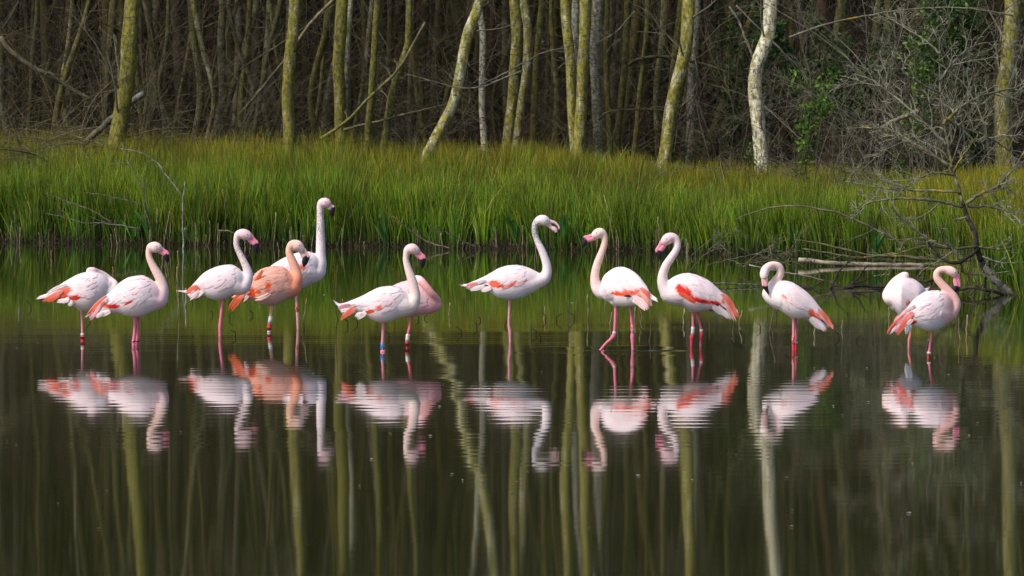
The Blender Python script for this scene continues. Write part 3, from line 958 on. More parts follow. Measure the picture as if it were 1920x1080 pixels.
    for sg in (1, -1):
        for rw in range(NRW):
            fr = rw / (NRW - 1)
            ur = u0 + 0.08 + (u1 - u0 - 0.08) * fr
            for cl_ in range(NCL):
                tf_ = (cl_ + (0.5 if rw % 2 else 0.0) + r_b.uniform(-.35, .35)) / NCL
                t0 = math.radians(4 + (tmax - 4) * (0.2 + 0.8 * min(1, 0.55 + fr * 0.6)) * tf_)
                uj = ur + r_b.uniform(-0.03, 0.03)
                L = (0.150 - 0.070 * fr) * r_b.uniform(0.75, 1.25) / blen
                wdt = (0.0205 - 0.004 * fr) * r_b.uniform(0.75, 1.25)
                droop = r_b.uniform(0.10, 0.42)
                n1, n2 = 8, 3
                tt = np.linspace(0, 1, n1)[:, None]; ww = np.linspace(-1, 1, n2)[None]
                u = uj - L * tt + 0 * ww
                zloc = np.interp(uj, np.linspace(0, 1, M), np.maximum(hz, hw))
                prof = np.interp(tt, [0, .25, .55, .8, 1.0], [.5, .95, 1.0, .62, .05])
                t = t0 + droop * tt ** 1.4 + ww * prof * wdt / max(zloc, 0.03)
                off = 0.0014 + 0.0014 * fr + shag * 0.0042 * tt ** 2 * r_b.uniform(0.3, 1.2) + 0.0012 * (1 - ww ** 2) + 0 * u
                ucl = np.clip(u, 0.004, 0.996)
                v = surf(ucl, sg * t, off)
                over = np.minimum(u - 0.004, 0) * blen          # past the tail end the feather runs on straight
                v = v + over[..., None] * d0
                v = v.reshape(-1, 3)
                zx, zy = zoomxy(v)
                jf = r_b.normal(0, 0.22)
                jit = np.full(len(v), jf)
                fc = blob_col(zx, zy, ground_col(zx, zy), jit) * r_b.uniform(1 - fv, 1.03)
                tq = (tt * np.ones((1, n2))).reshape(-1, 1)
                fc = fc * (1 - 0.06 * tq * np.array((0.1, 1.2, 1.0)))
                link('feather', make_mesh('feather', v, [grid_quads(n1, n2)], M_bird, np.minimum(fc, .84)), root)
    # ---- long drooping plumes at wing end and tail
    for pl in plumes:
        pw0, pc0 = pl[4], pl[5]
        sag0 = pl[6] if len(pl) > 6 else 0.0
        dpt = pl[7] if len(pl) > 7 else None
        A0, A1 = np.array(pl[0:2], float), np.array(pl[2:4], float)
        ax = (A1 - A0) / np.linalg.norm(A1 - A0); nv = np.array((-ax[1], ax[0]))
        nf = 2 if pw0 < 30 else 3
        for m_ in range(nf):
            k_ = (m_ - (nf - 1) / 2) / max(nf - 1, 1) * 2
            q0 = A0 + nv * k_ * pw0 * 0.20 + ax * r_b.uniform(-6, 6)
            q1 = A1 + nv * k_ * pw0 * 0.26 - ax * (abs(k_) * pw0 * 0.55 * r_b.uniform(0.2, 1.0) if m_ else 0)
            pw = pw0 * (0.62 if nf == 3 else 0.7) * r_b.uniform(0.85, 1.1)
            n1, n2 = 9, 3
            tt = np.linspace(0, 1, n1)
            cx_ = q0[0] + (q1[0] - q0[0]) * tt
            cy_ = q0[1] + (q1[1] - q0[1]) * tt + sag0 * np.sin(math.pi * tt)
            dx, dy = np.gradient(cx_), np.gradient(cy_)
            ln = np.hypot(dx, dy); nx_, ny_ = -dy / ln, dx / ln
            prof = np.interp(tt, [0, .3, .6, .85, 1], [.55, .95, .95, .5, .03]) * pw / 2
            for sg in ((-1, 1) if dpt is None else (-1,)):
                vv_ = np.empty((n1, n2, 3))
                for kx, ww in enumerate((-1, 0, 1)):
                    lx = loc(cx_ + nx_ * prof * ww, cy_ + ny_ * prof * ww)
                    tq = np.interp(lx[:, 0] if d0[0] > 0 else -lx[:, 0], C[:, 0] if d0[0] > 0 else -C[:, 0], np.arange(M))
                    wq = np.interp(tq, np.arange(M), hw); yq = np.interp(tq, np.arange(M), C[:, 1])
                    dq = (lx[:, 0] - C[0, 0]) * ty * (np.sign(d0[0]) * lx[:, 0] < np.sign(d0[0]) * C[0, 0])
                    if dpt is None:
                        yy = yq + dq + sg * (wq * np.interp(tt, [0, 1], [1.02, 0.75]) + 0.006 + 0.003 * m_ + 0.004 * (1 - abs(ww)))
                    else:
                        yy = yq + dq + dpt - 0.004 * (1 - abs(ww)) - 0.003 * m_
                    lx[:, 1] = yy
                    vv_[:, kx] = lx
                pcq = np.array(pc0) * r_b.uniform(0.88, 1.10)
                cc_ = np.tile(pcq, (n1 * n2, 1))
                pl_ = np.array((0.80, 0.62, 0.58)) if max(pc0) > 0.3 else pcq
                fw = np.repeat(np.interp(tt, [0, 0.35, 1], [0.30, 0.05, 0.0]), n2) + 0.16 * np.tile([1, 0, 1], n1)
                cc_ = cc_ * (1 - fw[:, None]) + pl_ * fw[:, None]
                link('plume', make_mesh('plume', vv_.reshape(-1, 3), [grid_quads(n1, n2)], M_bird, np.minimum(cc_, .84)), root)
    # ---- leg rings
    for (li, ya, yb, colr, txt, tcol) in rings:
        Q = leg_axes[li]
        z0_, z1_ = (pyw - (y0 + yb / s)) / S, (pyw - (y0 + ya / s)) / S
        zc = (z0_ + z1_) / 2
        o_ = np.argsort(Q[:, 2])
        cx_, cy_, cr = (np.interp(zc, Q[o_, 2], Q[o_, k]) for k in (0, 1, 3))
        xa, xb = np.interp(z0_, Q[o_, 2], Q[o_, 0]), np.interp(z1_, Q[o_, 2], Q[o_, 0])
        r = max(cr, 0.007) + 0.0035
        h = z1_ - z0_
        pth = np.array([(0, 0, -h / 2), (0, 0, -h / 2 + .0008), (0, 0, 0), (0, 0, h / 2 - .0008), (0, 0, h / 2)])
        v, f = tubes(pth, np.array([r * .9, r, r, r, r * .9]), 18, caps=True)
        ro = link('leg_ring', make_mesh('leg_ring', v, f, ring_mat(colr)), root)
        ro.location = (cx_, cy_, zc)
        ro.rotation_euler = (0, math.atan2(xb - xa, h), 0)
        if txt: ring_text(txt, r, h, ring_mat(tcol), ro, 0)
    return root

def bill(b, m, t, r0, r1, side, black=0.55):
    """closed bent bill: base, bend, tip in zoom pixels; side +1 when it points right"""
    r0, r1 = r0 * 1.16, r1 * 1.22
    b, m, t = np.array(b, float), np.array(m, float), np.array(t, float)
    nb = np.array([(m - b)[1], -(m - b)[0]]); nb /= np.linalg.norm(nb)
    nt_ = np.array([(t - m)[1], -(t - m)[0]]); nt_ /= np.linalg.norm(nt_)
    nb, nt_ = nb * side, nt_ * side
    nm = (nb + nt_) / np.linalg.norm(nb + nt_)
    up = [(*(b - (m - b) * .25 + nb * r0 * .35), r0 * .62), (*(b + nb * r0 * .42), r0 * .58), (*((b + m) / 2 + nb * r1 * .5), r1 * .50), (*(m + nm * r1 * .55), r1 * .48),
          (*((m + t) / 2 + nt_ * r1 * .35), r1 * .46), (*t, r1 * .20)]
    lo = [(*(b - (m - b) * .25 - nb * r0 * .3), r0 * .6), (*(b - nb * r0 * .35), r0 * .58), (*((b + m) / 2 - nb * r1 * .35), r1 * .72), (*(m - nm * r1 * .22), r1 * .74),
          (*((m + t) / 2 - nt_ * r1 * .1), r1 * .72), (*(t + (m - t) * .06), r1 * .2)]
    return [('upper_bill', up, black), ('lower_bill', lo, black - 0.02)]

def leg(*p, c=PINKLEG):
    return [(q[0], q[1], q[2], (q[3] if len(q) > 3 else c)) + ((q[4],) if len(q) > 4 else ()) for q in p]

# 1 far left sleeper, head laid on its back
flamingo(60, 420, 4.153, 912,
 [(112,547,592),(150,522,594),(200,490,600),(250,455,612),(310,420,632),(370,390,664),(430,376,680),(480,373,674),(530,386,642),(570,410,600),(600,442,560)],
 [(560,545,60),(610,525,50),(638,500,34),(640,470,30,.03),(600,440,30,.07),(550,400,28,.06),(505,378,27,.03),(475,368,32,0),(450,366,30,-.01)],
 [leg((390,676,13),(391,760,10),(392,850,10),(394,880,17,KNEE),(394,905,16,KNEE))],
 'flamingo at far left asleep with its head tucked onto its back, coral wing tip drooping', body=(0.81,0.69,0.70), neckc=(PALE, PALE), headc=BLUSH, yaw=0.10,
 blobs=[(235,545,95,42,-30,CORAL),(350,572,42,20,-8,RED),(290,580,40,20,0,RED)], belly=(0.74,0.64,0.63),
 plumes=[(250,520,85,600,38,CORAL,4),(230,545,125,604,30,VIVID,2),(280,470,118,540,26,WHITE,-8),(300,590,200,600,34,WHITE),(330,600,290,630,40,WHITE),(300,575,240,612,36,WHITE)],
 rings=[(0,852,868,(0.66,0.64,0.6),None,None)])

# 2 front left, upright
flamingo(60, 420, 4.153, 948,
 [(455,692,738),(490,655,722),(530,610,722),(575,562,712),(620,522,702),(680,463,698),(740,424,718),(800,405,726),(860,402,720),(920,425,695),(970,462,668),(1010,505,645),(1040,530,610)],
 [(985,585,78),(1012,540,56),(1018,490,44),(1000,430,38),(968,370,34),(935,310,29),(914,255,26),(912,212,25),(926,180,33),(955,180,44),(985,190,40),(1002,200,27)],
 [leg((803,722,13),(799,840,12),(792,912,15),(791,948,14),c=HOTPINK),leg((824,722,13,HOTPINK,.05),(822,840,12,HOTPINK,.05),(814,912,15,HOTPINK,.05),(812,948,14,HOTPINK,.05),c=HOTPINK)],
 'white flamingo at left with pale pink upright neck, standing in front of the sleeping one', chest=BLUSH, neckc=(PALE, PEACH), headc=PALE, yaw=0.05,
 beak=bill((1002,203),(1045,232),(1058,302),26,21,1), eye=(975,174),
 blobs=[(560,605,40,26,-60,CORAL),(640,640,60,18,-3,RED),(575,628,30,22,0,CORAL),(765,610,45,9,-25,RED)],
 plumes=[(590,560,432,716,34,CORAL,-10),(575,600,470,700,30,CORAL,0),(545,630,452,750,30,ROSE,6),(600,580,520,640,34,BLUSH),(560,690,500,724,34,WHITE),(620,675,520,712,40,WHITE)])

# 3 white one, third head from the left
flamingo(330, 360, 3.375, 910,
 [(70,628,652),(95,600,676),(130,562,666),(170,520,656),(210,494,674),(260,474,685),(310,463,678),(360,463,655),(400,482,632),(435,520,605),(462,540,582)],
 [(425,595,52),(452,555,38),(458,510,29),(436,450,24),(404,385,20),(386,340,19),(386,300,20),(398,270,27),(428,266,35),(455,276,32),(470,288,24)],
 [leg((298,680,11),(287,770,9),(279,850,11),(278,912,9),c=HOTPINK)],
 'white flamingo third from left, head lowered slightly, single pink leg in the water', neckc=(WHITE, PALE), headc=BLUSH, yaw=-0.06, freckle=(.35,.72,.30),
 beak=bill((472,292),(505,326),(514,390),23,18,1,.50), eye=(455,266),
 blobs=[(125,612,45,16,10,CORAL),(90,625,30,14,-40,CORAL)],
 plumes=[(140,590,62,638,22,CORAL,-4),(150,625,85,682,24,WHITE),(180,620,120,668,28,WHITE),(140,640,95,676,26,BLUSH)])

# 5 tall white one behind (built before its neighbour, farther out)
flamingo(330, 360, 3.375, 866,
 [(560,505,560),(600,470,582),(650,436,602),(700,410,614),(760,388,616),(820,379,604),(870,386,570),(905,410,528),(925,425,490)],
 [(890,500,62),(912,450,42),(915,400,32),(915,345,30),(914,290,28),(914,235,26),(914,180,24),(913,130,22),(913,95,23),(925,72,31),(948,70,34),(966,82,26)],
 [leg((762,620,9),(765,715,9),(770,790,10),(772,866,8),c=(0.62,0.30,0.32))],
 'tallest white flamingo, grey-speckled upright neck, standing behind the orange one', neckc=(WHITE, WHITE), headc=BLUSH, yaw=0.2, freckle=(.45,.82,.45),
 beak=bill((966,88),(990,104),(986,158),20,16,1,.38), eye=(948,62), bcol=((0.74,0.50,0.48),.4),
 blobs=[(800,475,28,16,0,CORAL)], rings=[(0,714,756,(0.55,0.03,0.04),'XZH',(0.8,0.75,0.6))])

# 4 orange one
flamingo(330, 360, 3.375, 890,
 [(400,632,690),(430,604,688),(465,570,684),(500,522,690),(530,494,708),(580,476,719),(630,471,715),(680,478,695),(720,505,670),(755,532,645),(780,550,605)],
 [(735,600,64),(763,545,42),(758,495,31),(738,440,28),(720,395,25),(720,360,25),(738,336,32),(768,342,38),(792,362,28),(803,376,20)],
 [leg((606,722,11,(0.72,0.50,0.28)),(599,790,10,(0.70,0.45,0.25)),(592,840,12,KNEE),(589,868,15,KNEE),(588,890,9,PINKLEG))],
 'orange-pink flamingo with vivid orange drooping tail plumes and bowed head', body=(0.82,0.43,0.33), belly=(0.78,0.46,0.40), chest=(0.82,0.28,0.16), neckc=(ORANGE, PEACH), headc=PALE, yaw=0.08, fv=.2,
 beak=bill((805,380),(824,415),(808,474),22,19,1,.40), eye=(782,335), bcol=((0.72,0.48,0.44),.4),
 blobs=[(592,595,24,28,20,VIVID),(487,635,22,34,-10,VIVID),(525,630,22,12,0,VIVID),(520,530,70,9,-40,(0.8,0.25,0.08)),(425,650,40,40,0,VIVID)],
 plumes=[(450,610,335,745,30,VIVID,-14),(440,640,350,752,26,VIVID,-6),(430,660,330,748,20,(0.8,0.2,0.04),-16),(470,625,385,690,30,VIVID,-4),(480,600,400,650,30,(0.8,0.16,0.03),-6),(465,650,425,690,24,BLUSH),(555,490,490,590,22,VIVID,6),(600,640,500,678,26,(0.82,0.55,0.45),6)],
 rings=[(0,786,834,(0.78,0.76,0.78),'2KX',(0.03,0.02,0.05)),(0,880,892,(0.55,0.55,0.58),None,None)])

# 7 pink sleeper half hidden (farther)
flamingo(610, 430, 4.32, 962,
 [(430,550,610),(480,500,652),(550,458,698),(620,428,714),(690,414,713),(750,425,695),(810,462,689),(860,508,684),(895,545,664),(915,570,642)],
 [(860,625,58),(900,622,40),(912,590,33),(898,555,30,-.03),(868,520,30,-.06),(828,470,31,-.07),(790,425,32,-.06),(760,405,34,-.03),(735,400,30,0)],
 [leg((697,714,13),(684,790,12),(670,855,12),(664,905,15,KNEE),(663,940,15,KNEE),(663,962,12,KNEE),c=(0.68,0.16,0.19))],
 'rose-pink flamingo asleep with neck folded back, half hidden behind a white one', body=(0.77,0.52,0.54), belly=(0.76,0.42,0.47), chest=ROSE, neckc=(ROSE,(0.78,0.40,0.36)), headc=BLUSH, yaw=-0.15,
 rings=[(0,850,908,(0.78,0.75,0.72),'TV64',(0.50,0.06,0.05))])

# 6 in front of it
flamingo(610, 430, 4.32, 994,
 [(112,606,648),(145,600,690),(195,584,700),(250,563,688),(310,535,690),(370,503,730),(430,475,753),(490,464,757),(550,463,742),(610,478,712),(660,520,688),(705,555,652),(735,575,615)],
 [(690,610,76),(724,555,50),(720,485,42),(702,410,38),(675,330,32),(656,260,27),(656,210,27),(672,168,38),(705,158,45),(735,175,37),(748,190,26)],
 [leg((471,756,13),(467,850,12),(463,925,13),(463,975,13),(465,994,19,HOTPINK)),],
 'white flamingo with blue ring on its leg, standing before the pink sleeper', chest=(0.78,0.66,0.60), neckc=(PALE, PALE), headc=(0.78,0.55,0.56), yaw=0.05,
 beak=bill((748,195),(788,232),(786,318),28,23,1,.52), eye=(725,155),
 blobs=[(440,628,28,20,-20,VIVID),(350,668,58,15,-8,VIVID),(200,665,40,34,-30,CORAL),(530,600,60,8,-20,(0.78,0.45,0.47)),(495,612,14,6,30,ROSE)],
 plumes=[(240,606,125,628,26,WHITE,4),(200,608,102,632,34,(0.60,0.22,0.30)),(250,640,130,660,26,WHITE),(250,620,120,732,40,CORAL,-4),(240,650,160,700,40,CORAL,-2),(330,670,260,722,40,WHITE),(300,680,240,700,36,WHITE)],
 rings=[(0,924,976,(0.03,0.16,0.45),'HLV',(0.8,0.82,0.85))])

# 8 white, open bill
flamingo(850, 380, 3.857, 1008,
 [(98,592,625),(130,576,638),(170,560,637),(220,538,634),(270,510,652),(320,480,686),(380,459,699),(440,452,700),(500,457,688),(550,471,660),(600,496,628),(635,515,604)],
 [(610,565,58),(655,545,48),(676,505,38),(677,460,33),(663,405,30),(638,340,27),(609,280,23),(590,225,22),(588,180,23),(602,145,29),(632,126,38),(660,130,40),(684,142,29)],
 [leg((408,697,11),(404,800,9),(402,885,10),(410,935,12),(411,1008,9),c=(0.62,0.27,0.33))],
 'white flamingo in the middle with its bill wide open and long straight pink leg', neckc=(WHITE, (0.70,0.66,0.66)), headc=(0.72,0.64,0.62), yaw=-0.04, freckle=(.62,.86,.65),
 beak=[('upper_bill', [(680,132,24),(702,136,15),(730,142,10),(752,158,8),(764,180,6),(766,240,3)], .72), ('lower_bill', [(684,152,22),(705,175,14),(728,190,17),(741,202,14),(742,232,5)], .80)],
 bcol=((0.74,0.48,0.48),.4), eye=(677,125), wing=(0.10,0.78,92),
 blobs=[(305,588,52,26,10,CORAL),(352,600,26,12,40,CORAL),(425,588,46,13,-28,CORAL),(500,568,48,10,-15,(0.78,0.34,0.33)),(395,600,30,9,-20,CORAL)], belly=(0.72,0.71,0.76),
 plumes=[(230,560,100,612,30,WHITE,-2),(170,585,88,606,34,(0.66,0.20,0.20)),(255,604,165,582,20,BLACK,3),(230,600,120,630,34,WHITE),(270,612,200,634,40,WHITE)])

# 9 walking left, seen from its rear quarter
flamingo(1070, 410, 4.0, 988,
 [(592,560,640),(572,512,662),(545,475,664),(510,430,650),(470,396,652),(420,371,660),(370,365,660),(320,380,652),(280,405,625),(250,435,590),(232,470,540)],
 [(262,560,58),(225,560,46),(198,525,42),(184,470,36),(187,405,32),(205,335,30),(230,270,27),(250,215,26),(259,165,25),(252,128,28),(226,110,40),(195,122,38),(172,138,26)],
 [leg((340,660,12),(335,780,11),(330,860,12),(322,885,18),(300,912,12),(225,990,9),c=HOTPINK),leg((448,660,12,HOTPINK,.06),(458,760,11,HOTPINK,.06),(465,850,12,HOTPINK,.06),(464,890,16,HOTPINK,.06),(467,988,11,HOTPINK,.06),c=HOTPINK)],
 'white flamingo wading left with one knee bent, coral wing edge and tall pale neck', belly=(0.78,0.71,0.71), neckc=(PALE, PEACH), headc=(0.78,0.60,0.54), yaw=-0.75, wf=.85, wing=(0.08,0.84,100),
 beak=bill((170,143),(112,160),(90,222),26,22,-1,.52), eye=(195,108),
 blobs=[(355,562,58,16,8,VIVID),(440,552,60,20,-2,CORAL),(520,545,50,26,20,CORAL),(400,545,14,26,0,CORAL)],
 plumes=[(520,510,606,605,34,CORAL,-6),(510,540,598,650,36,(0.78,0.33,0.27),-8),(490,555,580,600,26,CORAL,-6),(400,575,480,572,14,BLACK),(480,590,570,678,60,BLUSH,-6),(460,600,560,655,50,WHITE,-6)],
 rings=[(0,852,870,(0.55,0.52,0.46),None,None),(1,800,858,(0.60,0.06,0.09),'ESH',(0.82,0.8,0.8))])

# 10 facing left with the red wing
flamingo(1070, 410, 4.0, 960,
 [(1205,640,745),(1180,605,738),(1145,565,712),(1100,522,692),(1050,476,692),(1000,446,692),(950,425,702),(900,412,690),(850,410,664),(800,422,640),(760,442,612),(722,474,580)],
 [(740,565,72),(706,520,52),(688,465,42),(694,405,35),(718,345,32),(752,295,30),(785,245,28),(799,205,28),(793,165,28),(768,142,35),(735,148,43),(708,168,38),(692,184,27)],
 [leg((915,700,11),(917,800,10),(914,865,12,KNEE),(909,892,16,KNEE),(905,960,9,KNEE),c=HOTPINK),leg((950,700,11,HOTPINK,.05),(978,825,10,HOTPINK,.05),(982,868,16,KNEE,.05),(978,905,12,KNEE,.05),(975,960,9,HOTPINK,.05),c=HOTPINK)],
 'white flamingo facing left with a broad red patch along its folded wing', chest=(0.78,0.68,0.68), neckc=(PALE, WHITE), headc=BLUSH, yaw=-0.05,
 beak=bill((692,190),(660,240),(676,312),27,22,-1,.55), eye=(715,150),
 blobs=[(845,545,74,42,38,RED),(950,605,110,20,14,RED),(820,520,40,26,60,RED),(1080,628,60,14,6,RED),(880,595,70,18,35,CORAL)],
 plumes=[(1130,560,1255,745,34,CORAL,-16),(1140,600,1235,775,28,(0.78,0.33,0.27),-8),(1135,600,1200,690,40,RED,-8),(1090,640,1190,700,16,BLACK,-4),(1030,680,1150,700,12,BLACK),(1100,660,1200,758,46,WHITE,-4),(1060,660,1160,720,50,WHITE,-4),(1150,570,1230,680,28,CORAL,-10)],
 rings=[(0,812,868,(0.80,0.78,0.78),'NSS',(0.40,0.04,0.10)),(1,834,853,(0.55,0.54,0.52),None,None)])

# 11 preening, neck coiled
flamingo(1380, 460, 4.695, 925,
 [(800,640,728),(770,590,715),(735,545,690),(700,497,665),(650,440,645),(600,396,645),(550,361,648),(500,331,640),(450,317,618),(400,316,584),(355,335,548),(310,368,512),(270,395,480),(240,410,450)],
 [(300,430,75,.02),(318,370,50,.03),(352,315,40,.03),(386,262,36,.02),(392,215,34,.01),(370,182,33,0),(325,172,33,-.01),(280,188,36,-.03),(250,222,40,-.05),(240,262,38,-.07),(243,290,28,-.08)],
 [leg((507,640,14),(506,800,12),(505,870,14,KNEE),(505,925,13,KNEE),c=PINKLEG),leg((522,640,14,PINKLEG,.05),(530,800,12,PINKLEG,.05),(533,870,14,KNEE,.05),(533,925,13,KNEE,.05))],
 'white flamingo preening its breast, neck coiled in a tight loop', chest=(0.79,0.70,0.68), neckc=(PALE, PALE), headc=(0.78,0.64,0.60), yaw=-0.08,
 beak=[('upper_bill', [(242,285,26),(236,325,18),(245,370,13),(284,432,4)], .45), ('lower_bill', [(250,290,24),(254,330,22),(262,370,16),(280,420,6)], .50)],
 eye=(243,283), bcol=((0.76,0.42,0.40),.4), belly=(0.76,0.68,0.70), nfe=(11,9),
 blobs=[(418,445,32,14,30,CORAL),(480,478,22,8,10,(0.78,0.4,0.38)),(660,595,40,26,50,CORAL),(720,625,70,24,15,CORAL),(765,630,40,26,40,CORAL),(390,375,14,12,60,BLUSH)],
 plumes=[(720,560,848,740,40,CORAL,-18),(730,610,830,715,34,(0.78,0.36,0.33),-8),(690,600,800,690,40,CORAL,-10),(740,650,815,705,14,BLACK),(650,635,790,755,54,WHITE,-10),(640,640,745,745,40,WHITE,-4)],
 rings=[(0,795,866,(0.60,0.05,0.06),'AZY',(0.82,0.8,0.78)),(1,852,872,(0.45,0.45,0.47),None,None)])

# 12 sleeper seen from behind
flamingo(1610, 470, 4.909, 893,
 [(610,360,500),(590,325,560),(560,300,610),(520,272,650),(480,255,670),(440,243,664),(400,240,640),(360,256,590),(325,288,545),(295,330,500),(278,370,460)],
 [(320,440,80,.02),(285,450,58,-.02),(258,435,46,-.03),(250,405,42,0),(280,360,42,.06),(330,300,40,.12),(380,255,38,.10),(410,232,38,.03),(425,228,36,0)],
 [leg((480,670,12),(478,760,10),(466,820,13),(461,893,9),c=(0.68,0.22,0.22))],
 'white flamingo sleeping with back turned, head buried, behind the front right bird', neckc=(PALE, PALE), headc=PALE, yaw=0.35, wf=1.15, belly=(0.72,0.70,0.75), wing=(0.28,0.9,110),
 blobs=[(430,480,32,22,-60,CORAL),(540,400,10,36,10,BLUSH)], plumes=[(440,620,412,760,44,(0.7,0.72,0.76),0,-.16),(470,620,440,740,40,(0.7,0.72,0.76),0,-.15)])

# 13 front right
flamingo(1610, 470, 4.909, 988,
 [(330,690,752),(360,640,735),(400,580,700),(450,515,675),(500,455,694),(560,406,716),(620,379,738),(680,371,742),(740,371,725),(790,382,700),(830,405,668),(860,440,640),(880,480,605)],
 [(845,570,84),(888,530,56),(898,480,48),(872,425,45),(825,370,41),(770,312,38),(728,258,36),(722,215,33),(748,183,32),(795,175,35),(840,185,44),(875,205,43),(898,232,28)],
 [leg((677,735,13),(664,830,11),(654,915,12),(648,955,16,KNEE),(645,988,13,KNEE),c=HOTPINK)],
 'white flamingo at far right with peach pink neck bent down over its breast', chest=(0.78,0.45,0.42), neckc=((0.78,0.44,0.40), (0.78,0.50,0.44)), headc=(0.78,0.56,0.52), yaw=0.25,
 beak=bill((902,245),(912,325),(876,403),27,26,1,.58), eye=(888,200), belly=(0.74,0.72,0.77),
 blobs=[(490,655,36,20,-10,RED),(440,620,60,44,-40,CORAL),(735,608,50,6,5,ROSE),(400,660,40,40,0,CORAL)],
 plumes=[(480,560,335,770,60,(0.80,0.14,0.13),-6),(470,600,350,740,40,CORAL,2),(400,590,245,760,34,CORAL,-8),(420,580,310,660,50,ROSE,-4),(500,500,330,650,40,BLUSH,-10),(480,560,320,690,40,ROSE,-8),(480,630,420,690,36,WHITE)],
 rings=[(0,934,954,(0.55,0.54,0.52),None,None)])
# ------------------------------------------------------------------ dead wood, reeds and shrubs
r_d = np.random.default_rng(91)
LICHEN, GREY, DARKW, STRAW = (0.165, 0.158, 0.085), (0.17, 0.16, 0.125), (0.030, 0.024, 0.018), (0.26, 0.20, 0.11)

def zoomer(x0, y0, s):
    return lambda pts: [(x0 + p[0] / s, y0 + p[1] / s) + tuple(p[2:]) for p in pts]
Z5 = zoomer(1380, 260, 3.176)
Z4 = zoomer(1350, 0, 3.177)
Z6 = zoomer(0, 230, 4.0)
ZL = zoomer(0, 0, 3.6)
ZM = zoomer(450, 0, 3.6)
ZP = lambda p: p

def limb(pts, Y, r0, r1, n=22, dz=0.0, wob=0.012):
    """polyline in photo pixels at depth Y (+ dz metres along) -> 3D path and radii; radii in photo pixels"""
    A = spline([(p[0], p[1]) for p in pts], n)
    t = np.linspace(0, 1, n)
    out = np.array([pix(x, y, Y + dz * tt) for (x, y), tt in zip(A, t)])
    out[:, 1] += np.cumsum(r_d.normal(0, wob, n)) * 0.8
    out[1:-1] += r_d.normal(0, wob * 0.35, (n - 2, 3))
    rad = (r0 + (r1 - r0) * t) * Y / FPX
    return out, rad

def bark_cols(path, k, c0, c1, spots=None):
    n = len(path)
    t = np.linspace(0, 1, n)[:, None]
    c = np.array(c0) * (1 - t) + np.array(c1) * t
    c = c * r_d.uniform(0.6, 1.35, (n, 1))
    c = np.repeat(c, k, 0) * r_d.uniform(0.7, 1.2, (n * k, 1))
    if spots is not None:
        m = np.repeat(r_d.uniform(0, 1, n) < spots[0], k)
        c[m] = spots[1]
    return c

def wood(name, label, cat, limbs, Y, root_px, group=None, tw=(5, 4), twc=GREY, lens=(0.45, 0.5), rmin=.0022):
    """limbs: (points, r0, r1, dz, colour0, colour1, part name, twig count multiplier)"""
    rt = pix(root_px[0], root_px[1], Y)
    o = empty(name, tuple(rt))
    tag(o, label, cat, group)
    for (pts, r0, r1, dz, c0, c1, nm, mul) in limbs:
        p, r = limb(pts, Y, r0, r1, dz=dz)
        p = p - rt
        k = 9 if r0 > 6 else 6
        v, f = tubes(p, r, k, caps=True, rough=0.06)
        lo = link(nm, make_mesh(nm, v, f, M_twig, bark_cols(p, k, c0, c1, (0.06, (0.30, 0.21, 0.025)) if c1 == LICHEN else None)), o)
        if mul > 0:
            b1, br1 = grow(p[None], np.maximum(r, 0.004)[None], max(1, int(tw[0] * mul)), lens[0], 1.0, up=0.10, P=8, wig=0.22, tmin=0.15, rs=0.55, rng=r_d)
            b2, br2 = grow(b1, br1, tw[1], lens[1], 0.8, up=0.05, P=6, wig=0.16, rs=0.62, rng=r_d)
            b3, br3 = grow(b2, br2, 2, 0.5, 0.8, up=0.0, P=4, wig=0.15, rs=0.7, rng=r_d)
            parts = []
            for bb, rr_, kk in ((b1, br1, 5), (b2, br2, 4), (b3, br3, 3)):
                rr_ = np.maximum(rr_, rmin)
                v, f = tubes(bb, rr_, kk)
                cc = np.array(twc) * r_d.uniform(0.55, 1.3, (len(bb), 1))
                parts.append((v, f, np.repeat(cc, bb.shape[1] * kk, 0)))
            V, F, C = join(parts)
            tag(link('twig_spray', make_mesh('twig_spray', V, F, M_twig, C), lo), kind='stuff')
    return o

